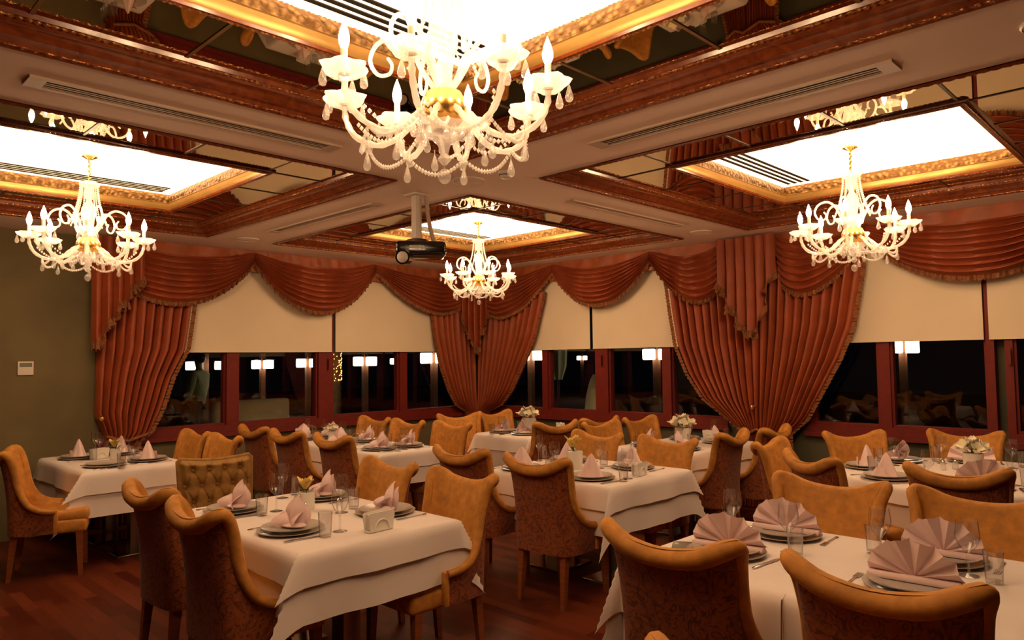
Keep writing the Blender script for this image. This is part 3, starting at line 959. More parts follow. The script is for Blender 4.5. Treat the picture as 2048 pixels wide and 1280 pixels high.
# by the green wall
chair(-6.02, -1.255, -20, 'gold velvet chair cut by the left edge, seen from its side by the green wall')
chair(-4.50, -0.95, 180, 'gold velvet chair facing the green wall table, at its window end')
chair(-4.50, -1.58, 180, 'gold velvet chair facing the green wall table, just beside the tufted chair')
# six-seat table
chair(-3.90, -0.92, 0, 'farthest of three chairs turned away in a row at the six-seat table')
chair(-3.92, -1.62, 0, 'middle of three chairs turned away in a row at the six-seat table')
chair(-3.88, -2.34, 0, 'nearest of three chairs turned away in a row at the six-seat table')
chair(-2.50, -0.98, 180, 'farthest of three chairs facing the room along the six-seat table')
chair(-2.52, -1.62, 178, 'middle of three chairs facing the room along the six-seat table')
chair(-2.43, -2.24, 180, 'nearest of three chairs facing the room along the six-seat table')
# centre table
chair(-3.80, -4.66, 3, 'gold velvet chair seen from behind in the middle of the room, at the centre table')
chair(-3.80, -3.92, 3, 'gold velvet chair seen from behind at the centre table, end away from the napkin holder')
chair(-2.33, -4.72, 177, 'gold velvet chair facing the room behind the centre table\'s napkin holder')
chair(-2.33, -4.02, 177, 'gold velvet chair facing the room behind the centre table\'s flower vase')
# corner table
chair(-1.60, -1.40, -112, 'chair with its back to the corner drape, green wall side of the corner table')
chair(-1.02, -1.42, -90, 'chair with its back to the corner drape, right wall side of the corner table')
chair(-1.72, -3.02, 78, 'dark-backed chair turned towards the corner table, closest to the room')
chair(-1.10, -3.10, 82, 'chair turned towards the corner table with one round knob of its rim showing')
# table before the double drape
chair(-1.46, -3.40, -92, 'chair facing the room from behind the double drape\'s table, towards the room')
chair(-0.78, -3.40, -92, 'chair facing the room under the window, at the far side of the double drape\'s table')
chair(-1.58, -4.88, 95, 'dark-backed chair seen from behind at the double drape\'s table, towards the room')
chair(-0.98, -4.98, 92, 'dark-backed chair seen from behind directly under the double drape')
# round table
chair(-2.02, -5.43, -86, 'chair at the round table seen from inside, wing overlapped by its neighbour')
chair(-2.60, -5.97, -34, 'chair at the round table seen from behind, beside the double drape\'s dark chairs')
chair(-1.02, -5.68, -128, 'chair at the round table with its back to the window below the dark pane')
chair(-0.46, -6.36, -168, 'chair at the round table under the window, mostly hidden behind the flower and fan napkin')
chair(-2.62, -6.80, 3, 'chair at the round table seen from behind, right over the front pair\'s chairs')
# front pair of tables
chair(-3.47, -6.42, 180, 'broad gold chair facing the camera at the left table of the front pair', sx=1.0)
chair(-3.46, -7.09, 180, 'broad gold chair facing the camera, cut by the right edge at the front pair', sx=1.0)
chair(-5.00, -6.42, 0, 'large chair seen from behind at the left table of the front pair', sx=1.0)
chair(-5.00, -7.15, 0, 'largest chair, seen from behind at the right table of the front pair', sx=1.0)
chair(-5.85, -7.205, 12, 'chair whose rounded rim just peeks over the bottom edge before the front pair')

# tufted chair at the head of its table
a = math.radians(-102)
t = tag(empty('tufted_chair', (-5.10 + .28 * math.cos(a), -2.78 + .28 * math.sin(a), 0), a - PI / 2), 'olive gold chair with a deep-buttoned tufted back at the table head', 'chair')
TW, TH = 0.235, 0.93
def tback(u, v):
    x = (u - .5) * 2 * TW * (0.93 + 0.10 * v)
    zz = 0.42 + (TH - 0.42 - 0.02 * (1 - (2 * u - 1) ** 2)) * v
    yb = -.20 - 0.09 * v
    d = 0
    for r in range(4):
        for c in range(5):
            bx = (c - 2 + (0.5 if r % 2 else 0)) * 0.105
            bz = 0.54 + r * 0.105
            q = math.hypot(x - bx, zz - bz)
            d = max(d, math.exp(-(q / 0.026) ** 2))
    l1 = abs(((x / 0.105 + (zz - 0.54) / 0.21) % 1) - .5) * 2
    l2 = abs(((x / 0.105 - (zz - 0.54) / 0.21) % 1) - .5) * 2
    cr = max(smooth(0.82, 1.0, l1), smooth(0.82, 1.0, l2)) * 0.012
    edge = smooth(0, .08, u) * smooth(0, .08, 1 - u) * smooth(0, .06, 1 - v)
    return (x, yb + edge * (0.045 - 0.03 * d - cr), zz)
MB().grid(tback, 70, 70).build('backrest', 'velvet_olive', t, 70)
MB().grid(lambda u, v: ((u - .5) * 2 * TW * (0.93 + 0.10 * v), -.235 - .10 * v - 0.03 * (1 - (2 * u - 1) ** 2), 0.34 + (TH - 0.34 - 0.02 * (1 - (2 * u - 1) ** 2)) * v), 20, 10).build('outer_back', 'damask', t, 60)
rp = [(-TW * .93, -.225, .42)] + [(-TW * (0.93 + 0.1 * v), -.215 - .1 * v, .42 + (TH - .42) * v) for v in (.3, .6, .85, .97)] + [(TW * 2 * (k / 10 - .5) * 0.98, -.318, TH - 0.005 - 0.02 * (1 - (k / 5 - 1) ** 2)) for k in range(0, 11)] + [(TW * (0.93 + 0.1 * v), -.215 - .1 * v, .42 + (TH - .42) * v) for v in (.97, .85, .6, .3)] + [(TW * .93, -.225, .42)]
MB().tube(rp, 0.02, 8).build('padded_rim', 'velvet_olive', t, 60)
bt = 0
for r in range(4):
    for c in range(5):
        bx = (c - 2 + (0.5 if r % 2 else 0)) * 0.105
        bz = 0.54 + r * 0.105
        v = (bz - .42) / (TH - .42)
        if abs(bx) < 0.215:
            MB().sphere((bx, -.20 - .09 * v + 0.016, bz), 0.011, 10, 6, (1, .6, 1)).build('button', 'velvet_olive', t)
MB().rbox(-.235, .235, -.22, .25, .34, .43, .02, 2).build('seat_frame', 'damask', t)
MB().rbox(-.225, .225, -.20, .255, .41, .495, .03, 3).build('seat', 'velvet_olive', t)
for x, y, s in ((.205, .215, .0), (-.205, .215, .0), (.2, -.205, -.03), (-.2, -.205, -.03)):
    MB().frustum((x, y + s, 0), (.015, .015), (x, y, .345), (.024, .024)).build('leg', 'leg', t, 0)

# ------------------------------------------------------------------ tables
ZT_ = 0.745
def cloth_mesh(x0, x1, y0, y1, z, drop, tilt, off, seed, short=None, kf=1.0):
    rnd = random.Random(seed)
    wob = [rnd.uniform(0, 6.28) for _ in range(8)]
    tw = [rnd.choice((-1, 1)) * rnd.uniform(24, 34) for _ in range(4)]
    kk = [rnd.uniform(.42, .56) * kf for _ in range(4)]
    tw[0] = -30
    kk[0] = .62 * kf
    def axis(a0, a1, lo=drop, hi=drop):
        n = max(6, int((a1 - a0) / 0.07))
        nd = 9
        return [a0 - lo * (1 - i / nd) for i in range(nd)] + [a0 + (a1 - a0) * i / n for i in range(n + 1)] + [a1 + hi * (i + 1) / nd for i in range(nd)]
    ax, ay = axis(x0, x1), axis(y0, y1, .004 if short == 'lo' else drop, .004 if short == 'hi' else drop)
    er = 0.018
    def hang(d):            # rounded edge: returns (out, down)
        L = er * PI / 2
        if d < L:
            q = d / er
            return er * math.sin(q), er * (1 - math.cos(q))
        e = d - L
        return er + e * tilt, er + e * math.sqrt(1 - tilt * tilt)
    V = []
    for b in ay:
        for a in ax:
            dx = a - x1 if a > x1 else (a - x0 if a < x0 else 0)
            dy = b - y1 if b > y1 else (b - y0 if b < y0 else 0)
            px, py = min(max(a, x0), x1), min(max(b, y0), y1)
            if dx == 0 and dy == 0:
                V.append((px, py, z))
            elif dy == 0 or dx == 0:
                d = abs(dx + dy)
                o_, dn = hang(d)
                s_ = (py if dy == 0 else px)
                wv = 0.010 * (d / drop) * (math.sin(s_ * 9 + wob[0] + (3 if dx > 0 else 0)) + 0.6 * math.sin(s_ * 21 + wob[1])) + off
                o_ += wv * min(1, d / 0.05)
                V.append((px + (math.copysign(o_, dx) if dx else 0), py + (math.copysign(o_, dy) if dy else 0), z - dn))
            else:
                ci = (1 if dx > 0 else 0) + (2 if dy > 0 else 0)
                r = math.hypot(dx, dy)
                th = math.degrees(math.atan2(abs(dy), abs(dx)))
                s2 = math.sin(math.radians(th * 2))
                q = kk[ci] * (1 - abs(th - 45) / 45) ** 0.9
                pk = math.radians(45 + tw[ci])
                o1, dn1 = hang(r)
                ex = (o1 + off) * (math.cos(math.radians(th)) ** 2) + q * r * math.cos(pk) - 0.10 * r * math.sin(math.radians(th * 4)) * 0
                ey = (o1 + off) * (math.sin(math.radians(th)) ** 2) + q * r * math.sin(pk)
                dn = dn1 * math.sqrt(max(.2, 1 - (q * .75) ** 2))
                V.append((px + math.copysign(ex, dx), py + math.copysign(ey, dy), z - dn))
    W = len(ax)
    Fc = [(j * W + i, j * W + i + 1, (j + 1) * W + i + 1, (j + 1) * W + i) for j in range(len(ay) - 1) for i in range(W - 1)]
    return MB().add(V, Fc)

def pedestal(t, x, y):
    MB().rbox(x - .2, x + .2, y - .2, y + .2, 0.0, 0.018, .004, 1).build('base_plate', 'chrome', t)
    MB().box(x - .05, x + .05, y - .05, y + .05, 0.018, ZT_ - .03).build('leg', 'chrome', t, 0)

def table(x0, x1, y0, y1, label, peds, clab, d1=0.31, d2=0.155, seed=1, two=True, short=None):
    cx_, cy_ = (x0 + x1) / 2, (y0 + y1) / 2
    t = tag(empty('dining_table', (cx_, cy_, 0)), label, 'table', 'cloth-covered dining tables')
    hx, hy = (x1 - x0) / 2, (y1 - y0) / 2
    MB().box(-hx + .01, hx - .01, -hy + .01, hy - .01, ZT_ - .03, ZT_ - .001).build('tabletop', 'leg', t, 0)
    for (px, py) in peds:
        pedestal(t, px, py)
    c = cloth_mesh(-hx, hx, -hy, hy, ZT_ + .004, d1, 0.05, 0.0, seed, short, .78).build('tablecloth', 'cloth', None, 50)
    c.location = (cx_, cy_, 0)
    tag(c, 'white under-cloth reaching lower on ' + clab, 'tablecloth', 'white tablecloths')
    if two:
        c = cloth_mesh(-hx, hx, -hy, hy, ZT_ + .012, d2, 0.07, 0.014, seed, short, 1.0).build('table_overlay', 'cloth', None, 50)
        c.location = (cx_, cy_, 0)
        tag(c, 'short white top cloth on ' + clab, 'tablecloth', 'white top cloths')
ZP = ZT_ + .0125
TN = dict(
    A='the tufted-chair table', B='the green-wall table', C='the six-seat table', D='the centre table',
    E='the corner table', F='the double-drape table', G='the round table', I='the left front table', K='the right front table')
table(-5.68, -4.775, -4.97, -3.60, 'white-clothed table with a tufted chair at its head', [(0, -.35), (0, .35)], TN['A'], seed=3)
table(-5.57, -4.80, -1.48, -.20, 'white-clothed table standing by the green wall', [(.1, -.3), (.1, .35)], TN['B'], .36, .19, seed=9)
table(-3.46, -2.77, -2.44, -.32, 'long white-clothed table for six under the left window', [(0, -.7), (0, .7)], TN['C'], .30, .16, seed=14)
table(-3.46, -2.50, -5.0, -3.80, 'white-clothed table in the centre of the room with a lily vase', [(.0, -.32), (.0, .3)], TN['D'], .33, .17, seed=21)
table(-1.62, -.70, -2.56, -1.74, 'white-clothed table nearest the curtained corner', [(0, 0)], TN['E'], .36, .18, seed=27)
table(-1.78, -.52, -4.58, -3.74, 'white-clothed table under the wide double drape', [(-.3, 0), (.3, 0)], TN['F'], .30, .15, seed=33)
table(-4.80, -3.82, -6.765, -6.08, 'white-clothed table, left of the two pushed together in front', [(-.2, 0), (.25, 0)], TN['I'], .34, .22, seed=41, short='lo')
table(-4.80, -3.79, -7.50, -6.770, 'white-clothed table, right of the two pushed together in front', [(-.2, 0), (.25, 0)], TN['K'], .34, .22, seed=45, short='hi')
# round table
GC = (-1.45, -6.60)
GR = 0.82
t = tag(empty('round_table', (*GC, 0)), 'large round white-clothed table by the right window', 'table', 'cloth-covered dining tables')
MB().lathe([(.001, ZT_ - .03), (GR - .02, ZT_ - .03), (GR - .02, ZT_ - .001), (.001, ZT_ - .001)], 40).build('tabletop', 'leg', t)
pedestal(t, 0, 0)
def rcloth(z, drop, amp, off, nw):
    prof = [0.001, .2, .4, .6, GR - .02, GR]
    mbx = MB()
    n = 120
    rows = [(r, z, 0) for r in prof] + [(GR + .012 + off, z - .012, 0)] + [(GR + .016 + off + .02 * k / 6, z - .012 - drop * k / 6, k / 6) for k in range(1, 7)]
    def pt(a, s):
        k = round(s * (len(rows) - 1))
        r, zz, q = rows[k]
        an = 2 * PI * a
        return ((r + amp * q * math.sin(nw * an + .6 * math.sin(3 * an))) * math.cos(an), (r + amp * q * math.sin(nw * an + .6 * math.sin(3 * an))) * math.sin(an), zz)
    return mbx.grid(pt, n, len(rows) - 1, cu=True)
c = rcloth(ZT_ + .004, .36, .03, 0, 15).build('tablecloth', 'cloth', None, 50)
c.location = (*GC, 0)
tag(c, 'white under-cloth reaching lower on the round table', 'tablecloth', 'white tablecloths')
c = rcloth(ZT_ + .012, .10, .010, .012, 11).build('table_overlay', 'cloth', None, 50)
c.location = (*GC, 0)
tag(c, 'short white top cloth on the round table', 'tablecloth', 'white top cloths')

# ------------------------------------------------------------------ tableware meshes
def plate_mesh(r, h, nm):
    return MB().lathe([(.001, .004), (r * .62, .004), (r * .70, .006), (r * .97, h), (r, h + .001), (r * .985, h - .003), (r * .68, .001), (r * .6, 0), (.001, 0)], 36).mesh(nm, 'porcelain', 40)
PLATE_B, PLATE_T = plate_mesh(.165, .017, 'charger'), plate_mesh(.145, .018, 'plate')

def fan_mesh(R=.158, n=6):
    mbx = MB()
    N = n * 8
    def pt(a, s, off=0):
        an = PI * (0.0 + a)
        r = R * s
        tri = abs(((a * n) % 1) - .5) * 2
        dsp = (tri - .5) * 0.040 * (0.12 + 0.88 * s) + off
        rr = r * (1 - 0.035 * (1 - tri))
        x, zz = rr * math.cos(an), rr * math.sin(an)
        lean = 0.42
        y = dsp + 0.0
        return (x, y * math.cos(lean) - zz * math.sin(lean) + .035, 0.012 + zz * math.cos(lean) + abs(dsp) * .3)
    mbx.grid(lambda a, s: pt(a, .03 + .97 * s), N, 10)
    mbx.grid(lambda a, s: pt(a, .03 + .97 * s, -.004), N, 10)
    # folded band along the foot
    mbx.rbox(-R * .98, R * .98, -.005, .045, 0.0, 0.022, .008, 2)
    return mbx.mesh('fan_napkin', 'napkin', 25)
def petal_mesh():
    mbx = MB()
    def leaf(a, s, w, h, lean, yo, cup, rot=0, xo=0):
        prof = (0.50 + 0.50 * math.sin(PI * min(1, s * 1.05 + .05))) * math.sqrt(max(0, 1 - max(0, (s - .55) / .45) ** 2))
        x = (a - .5) * 2 * w * max(prof, .04)
        zz = h * s
        y = yo + lean * s * s - cup * (1 - (2 * a - 1) ** 2) * prof + 0.008 * abs(math.sin(PI * 2 * a))
        c, q = math.cos(rot), math.sin(rot)
        return (xo + x * c - y * q, x * q + y * c, .002 + zz)
    mbx.grid(lambda a, s: leaf(a, s, .070, .150, .02, .03, .040), 14, 14)
    mbx.grid(lambda a, s: leaf(a, s, .074, .118, .03, .042, .025, .25, .012), 14, 14)
    mbx.grid(lambda a, s: leaf(a, s, .075, .07, .03, .0, .03, 1.0, -.03), 12, 8)
    mbx.grid(lambda a, s: leaf(a, s, .075, .075, .03, .0, .03, -1.0, .03), 12, 8)
    mbx.sphere((0, .012, .012), .06, 16, 6, (1.35, .75, .22))
    return mbx.mesh('petal_napkin', 'napkin', 40)
def cone_mesh():
    mbx = MB()
    n = 24
    def pt(a, s):
        an = 2 * PI * a
        r = (.088 * (1 - s) ** .8 + .004) * (1 + .12 * math.cos(4 * an))
        x, y = r * math.cos(an), r * .62 * math.sin(an)
        if abs(a - .75) < .06:
            y += .022 * (1 - abs(a - .75) / .06) * (1 - s)
        return (x, y, .155 * s)
    mbx.grid(pt, 48, 10, cu=True)
    def flap(a, s):
        return ((a - .5) * .17 * (1 - s * .7), -.058 - .012 * math.sin(PI * a), .06 * s)
    mbx.grid(flap, 8, 4)
    return mbx.mesh('cone_napkin', 'napkin', 35)
NAP = dict(fan=(fan_mesh(), 'fan-folded'), petal=(petal_mesh(), 'petal-folded'), cone=(cone_mesh(), 'cone-folded'))

WINE = [(.036, 0), (.0365, .002), (.019, .006), (.0048, .012), (.0043, .082), (.010, .092), (.030, .113), (.041, .140), (.0425, .160), (.037, .208)]
WG = (MB().lathe([(.033, .0005), (.001, .0005)], 24).lathe(WINE[:5], 24).mesh('foot', 'glass', 50), MB().lathe(WINE[4:], 24).mesh('bowl', 'glass', 60))
TUM = MB().lathe([(.001, .001), (.027, .001), (.028, .004), (.034, .118), (.0325, .118), (.026, .012), (.001, .012)], 24).mesh('tumbler', 'glass', 50)
def fork_mesh():
    mbx = MB().box(-.004, .004, -.10, .02, .001, .004)
    mbx.frustum((0, -.10, .0005), (.0075, .012), (0, -.10, .0045), (.006, .011))
    mbx.box(-.011, .011, .02, .045, .001, .004)
    for k in range(4):
        x = -.0095 + k * .0063
        mbx.box(x - .0016, x + .0016, .045, .088, .0015, .004)
    return mbx.mesh('fork', 'steel', 20)
def knife_mesh():
    mbx = MB().rbox(-.007, .007, -.11, -.01, .0, .008, .003, 2)
    mbx.add([(-.009, -.01, .002), (.009, -.01, .002), (.011, .07, .002), (.002, .105, .002), (-.009, .07, .002), (-.009, -.01, .004), (.009, -.01, .004), (.011, .07, .003), (.002, .105, .003), (-.009, .07, .003)],
            [(4, 3, 2, 1, 0), (5, 6, 7, 8, 9), (0, 1, 6, 5), (1, 2, 7, 6), (2, 3, 8, 7), (3, 4, 9, 8), (4, 0, 5, 9)])
    return mbx.mesh('knife', 'steel', 20)
FORK, KNIFE = fork_mesh(), knife_mesh()

def setting(tk, seat, x, y, ang, nap='petal', glass=True, tumbler=True, cut=True, gw=(.16, .19), gt=(.05, .235), nrot=0.0, plates=True, zoff=0.0):
    """one cover: ang = direction from the seat towards the table middle (deg)"""
    a = math.radians(ang)
    f = Vector((math.cos(a), math.sin(a), 0))
    r = Vector((math.sin(a), -math.cos(a), 0))
    p = Vector((x, y, ZP + zoff))
    at = '%s of %s' % (seat, TN[tk])
    rz = a - PI / 2
    if plates:
        o = link('charger_plate', PLATE_B, None, p, 0)
        tag(o, 'lower grey plate at the ' + at, 'plate', 'lower plates')
        o = link('dinner_plate', PLATE_T, None, p + Vector((.003, .002, .0135)), 0)
        tag(o, 'upper grey plate at the ' + at, 'plate', 'upper plates')
    if nap:
        me, word = NAP[nap]
        o = link('napkin', me, None, p + Vector((0, 0, .019 if plates else 0)), rz + nrot)
        tag(o, 'pink %s napkin at the %s' % (word, at), 'napkin', 'folded pink napkins')
    if glass:
        t = tag(empty('wine_glass', p + f * gw[0] + r * gw[1]), 'clear stemmed wine glass at the ' + at, 'glass', 'wine glasses')
        link('stem', WG[0], t)
        link('bowl', WG[1], t)
    if tumbler:
        o = link('tumbler', TUM, None, p + f * gt[0] + r * gt[1])
        tag(o, 'clear straight water tumbler at the ' + at, 'glass', 'water tumblers')
    if cut:
        o = link('fork', FORK, None, p - r * .195 - f * .02, rz + .05)
        tag(o, 'steel fork lying at the ' + at, 'fork', 'steel forks')
        o = link('knife', KNIFE, None, p + r * .195 - f * .03, rz - .06)
        tag(o, 'steel knife lying at the ' + at, 'knife', 'steel knives')

setting('A', 'front aisle-side place', -5.50, -4.56, 0, 'petal', nrot=.3)
setting('A', 'rear aisle-side place', -5.47, -3.86, 0, 'petal', nrot=.1)
setting('A', 'front window-side place', -4.93, -4.56, 180, 'petal', nrot=2.6)
setting('A', 'rear window-side place', -4.93, -3.90, 180, 'petal', nrot=2.9)
setting('B', 'front place facing the window', -5.36, -1.25, 0, None, gw=(.2, .05))
setting('B', 'rear place facing the window', -5.36, -.52, 0, 'cone', gw=(.2, -.1))
setting('B', 'front place facing the wall side', -5.00, -1.18, 180, 'cone')
setting('B', 'rear place facing the wall side', -5.00, -.50, 180, 'cone')
for k, yy in enumerate((-2.15, -1.45, -.75)):
    w_ = ('near', 'middle', 'far')[k]
    setting('C', w_ + ' place, green wall side,', -3.27, yy, 0, 'petal', cut=(k == 0), nrot=.4 * k)
    setting('C', w_ + ' place, corner side,', -2.95, yy - .02, 180, 'petal', cut=(k == 0), nrot=2.6 + .3 * k)
setting('D', 'front aisle-side place', -3.30, -4.72, 0, 'cone')
setting('D', 'rear aisle-side place', -3.30, -4.05, 0, 'cone', nrot=.5)
setting('D', 'front window-side place', -2.72, -4.66, 180, 'cone', nrot=2.9)
setting('D', 'rear window-side place', -2.72, -4.03, 180, 'cone', nrot=3.3)
setting('E', 'room-side front place', -1.42, -2.32, 90, 'petal', cut=False, nrot=1.2)
setting('E', 'drape-side front place', -1.40, -1.95, -90, 'petal', cut=False)
setting('E', 'drape-side rear place', -.95, -1.95, -90, 'petal', cut=False)
setting('F', 'room-side front place', -1.52, -4.36, 90, 'petal', cut=False)
setting('F', 'room-side rear place', -.85, -4.36, 90, 'petal', cut=False)
setting('F', 'window-side front place', -1.48, -3.95, -90, 'petal', cut=False, nrot=.6)
setting('F', 'window-side rear place', -.80, -3.95, -90, 'petal', cut=False)
for (px, py, np_, sn, gl) in ((-1.62, -5.98, 'cone', 'far inner place', False), (-2.02, -6.24, 'cone', 'drape-side place', True),
                             (-1.12, -6.05, 'petal', 'clear window place', True), (-.84, -6.48, 'fan', 'place behind the lily', True),
                             (-2.02, -6.80, 'fan', 'place behind the chair back', True), (-1.02, -7.02, 'petal', 'edge-of-view place', True)):
    an = math.degrees(math.atan2(GC[1] - py, GC[0] - px))
    setting('G', sn, px, py, an, np_, glass=gl, cut=gl)
setting('I', 'chair-back side', -4.46, -6.36, 0, 'fan', gw=(.19, .19), gt=(.15, .235), nrot=0.15)
setting('I', 'window side', -4.00, -6.41, 180, 'fan', gw=(.13, .19), gt=(.06, .245), nrot=PI + 0.1)
setting('K', 'chair-back side', -4.45, -7.08, 0, 'fan', gw=(.30, .11), gt=(.26, .2), nrot=0.05)
setting('K', 'window side', -3.99, -7.06, 180, 'fan', gw=(.13, .19), gt=(.06, .24), nrot=PI + 0.05)

def napkin_holder(x, y, ang, tk, extra=''):
    t = tag(empty('napkin_holder', (x, y, ZP), math.radians(ang)), 'white ceramic napkin holder on ' + TN[tk] + extra, 'napkin holder', 'white napkin holders')
    MB().rbox(-.075, .075, -.022, .022, 0, .012, .004, 2).build('base', 'ceramic', t)
    for sy in (-1, 1):
        pl = MB()
        o = [(-.07, .006), (.07, .006), (.082, .085), (.074, .096), (-.074, .096), (-.082, .085)]
        vs = [(x_, sy * .022 + d, z_) for d in (-.003, .003) for x_, z_ in o]
        pl.add(vs, [tuple(range(6)), tuple(range(11, 5, -1))] + [(i, (i + 1) % 6, 6 + (i + 1) % 6, 6 + i) for i in range(6)])
        pn_ = pl.build('side_panel', 'ceramic', t, 20)
        arc = [(.046 * math.cos(PI * k / 14), sy * .0275, .006 + .055 * math.sin(PI * k / 14)) for k in range(15)]
        MB().tube(arc, .004, 6).build('arch_relief', 'ceramic', pn_)
    MB().box(-.066, .066, -.015, .015, .014, .088).build('paper_napkins', 'cloth', t, 0)

def vase(x, y, tk, kind='yellow', extra='', sc=1.0):
    t = tag(empty('flower_vase', (x, y, ZP)), 'small white vase with a %s lily on %s%s' % (kind, TN[tk], extra), 'vase', 'white flower vases')
    t.scale = (sc, sc, sc)
    MB().lathe([(.001, 0), (.036, 0), (.042, .008), (.046, .10), (.041, .102), (.038, .012), (.001, .01)], 24).build('pot', 'ceramic', t)
    MB().tube([(0, 0, .012), (.004, .004, .08), (-.008, .004, .13)], .003, 6).build('flower_stem', 'leaf', t)
    fl = MB()
    heads = [(-.008, .004, .125, 0, 0, 1.0)] if kind == 'yellow' else [(0, 0, .135, 0, 0, .8), (.035, .01, .115, .5, 0.3, .75), (-.03, .025, .118, -.5, .3, .75), (.005, -.036, .115, .1, -.6, .75), (-.03, -.02, .11, -.5, -.4, .7), (.02, .04, .108, .4, .6, .7)]
    for (hx, hy, hz, ta, tb, hs) in heads:
        one = MB()
        for k in range(6):
            an = k * PI / 3 + .2
            def pe(a, s, an=an, k=k):
                wd = .026 * math.sin(PI * (.12 + .84 * s)) + .003
                rr = .008 + .040 * s ** 1.6
                zz = .064 * s - .016 * s * s * (k % 2)
                xx = (a - .5) * 2 * wd
                return (rr * math.cos(an) - xx * math.sin(an), rr * math.sin(an) + xx * math.cos(an), zz - .008 * (1 - (2 * a - 1) ** 2))
            one.grid(pe, 6, 8)
        one.xform(Matrix.Translation((hx, hy, hz)) @ Matrix.Rotation(ta, 4, 'Y') @ Matrix.Rotation(-tb, 4, 'X') @ Matrix.Scale(hs, 4))
        fl.add(one.v, one.f)
    fl.build('blossom', 'yellow' if kind == 'yellow' else 'cream', t, 60)
    lf = MB()
    for an in (1.2, 3.5, 5.2):
        lf.grid(lambda a, s: ((.02 + .05 * s) * math.cos(an) - (a - .5) * .022 * math.sin(PI * s) * math.sin(an), (.02 + .05 * s) * math.sin(an) + (a - .5) * .022 * math.sin(PI * s) * math.cos(an), .10 + .03 * math.sin(2 * s)), 4, 6)
    lf.build('leaves', 'leaf', t, 60)

def shaker(x, y, tk, word):
    t = tag(empty('shaker', (x, y, ZP)), 'small glass %s shaker on %s' % (word, TN[tk]), 'shaker', 'table shakers')
    MB().lathe([(.001, 0), (.018, 0), (.021, .006), (.017, .05), (.014, .056)], 14).build('body', 'frost', t)
    MB().lathe([(.0155, .054), (.0155, .064), (.008, .072), (.001, .073)], 14).build('cap', 'steel', t)

napkin_holder(-5.20, -4.88, 4, 'A')
vase(-5.17, -4.14, 'A', 'yellow')
shaker(-5.28, -4.30, 'A', 'salt'); shaker(-5.07, -4.32, 'A', 'pepper')
napkin_holder(-5.25, -.72, 20, 'B')
vase(-5.18, -.92, 'B', 'yellow')
vase(-3.12, -1.10, 'C', 'cream')
napkin_holder(-3.10, -.45, 10, 'C')
shaker(-3.08, -1.80, 'C', 'salt')
napkin_holder(-2.98, -4.90, 8, 'D')
vase(-3.02, -4.34, 'D', 'yellow', sc=1.35)
shaker(-3.04, -4.52, 'D', 'salt'); shaker(-2.94, -4.46, 'D', 'pepper')
vase(-1.16, -2.12, 'E', 'cream', sc=1.6)
napkin_holder(-.88, -2.36, 60, 'E')
vase(-1.18, -4.16, 'F', 'cream', sc=1.6)
napkin_holder(-.66, -4.16, 80, 'F')
vase(-1.42, -6.62, 'G', 'cream', sc=1.4)
shaker(-1.38, -6.42, 'G', 'salt'); shaker(-1.30, -6.48, 'G', 'pepper')
t = tag(MB().rbox(-.07, .07, -.045, .045, 0, .012, .004, 2).build('menu_case', 'lcd'), 'flat grey case lying beside the fan napkin on the left front table', 'case')
t.location = (-4.50, -6.17, ZP + .0)
t.rotation_euler = (0, 0, .5)

# ------------------------------------------------------------------ outside the windows
struct('ground', MB().box(-14, 26, 0.3, 30, -.15, -.05).box(0.3, 26, -22, 0.3, -.15, -.05), 'terrace')

def px(u, v, d):
    """point seen at photo pixel (u, v) at distance d along the view axis"""
    return CAM + (fw + r2 * ((u - 1024) / F_PX) - u2 * ((v - 640) / F_PX)) * d

def lamp_post(u, d, zl, gap, s, label, ang=None):
    zl -= .012 * d
    p = px(u, 720, d)
    t = tag(empty('lamp_post', (p.x, p.y, -.05)), label, 'lamp post', 'terrace lamp posts')
    h = zl + .05
    MB().box(-.05, .05, -.05, .05, 0, h + .25).build('post', 'post', t, 0)
    a = YAW - PI / 2 if ang is None else ang
    for sg in (-1, 1):
        x, y = sg * gap * math.cos(a), sg * gap * math.sin(a)
        l = MB().rbox(x - s / 2, x + s / 2, y - s / 2, y + s / 2, h - s / 2, h + s / 2, .02, 2).build('lantern', 'lantern', t)
        c = MB().box(x - s * .56, x + s * .56, y - s * .56, y + s * .56, h + s / 2, h + s / 2 + .02)
        c.build('lantern_cap', 'black', l, 0)
lamp_post(411, 15.0, 1.72, .30, .17, 'lamp post with two lanterns seen in the first pane by the tied drape')
lamp_post(525, 16.5, 1.74, .125, .19, 'lamp post with two close lanterns in the second pane')
lamp_post(616, 16.5, 1.76, .14, .19, 'lamp post with two lanterns behind the wide frame post')
lamp_post(730, 15.5, 1.77, .125, .19, 'lamp post with two lanterns in the third pane')
lamp_post(868, 14.0, 1.80, .13, .20, 'lamp post with two lanterns partly behind the corner drape')
lamp_post(797, 21.0, 1.82, .13, .17, 'distant lamp post seen across the narrow frame post')
lamp_post(1062, 14.5, 1.83, .13, .19, 'lamp post with two lanterns beside the corner drape, right wall side')
lamp_post(1164, 30.0, 1.95, .11, .16, 'most distant lamp post, a small pair of lights')
lamp_post(1313, 13.0, 1.80, .12, .19, 'lamp post showing by the double drape, right wall')
lamp_post(1806, 12.0, 1.86, .13, .22, 'largest lamp post, seen in the pane behind the round table')

p = px(672, 745, 18)
t = tag(empty('lit_tree', (p.x, p.y, -.05)), 'tree trunk wrapped in orange string lights outside the left window', 'tree')
MB().tube([(0, 0, 0), (.02, 0, 1), (0, .03, 2.6), (.05, 0, 4)], lambda q: .13 - .05 * q, 10).build('trunk', 'bark', t)
sl = MB()
rnd = random.Random(5)
for k in range(110):
    an, zz = rnd.uniform(0, 6.28), 1.17 + .68 * k / 110
    rr = .135
    sl.sphere((rr * math.cos(an), rr * math.sin(an), zz), .012, 6, 4)
o = sl.build('string_lights', 'fairy', t)
o['kind'] = 'stuff'

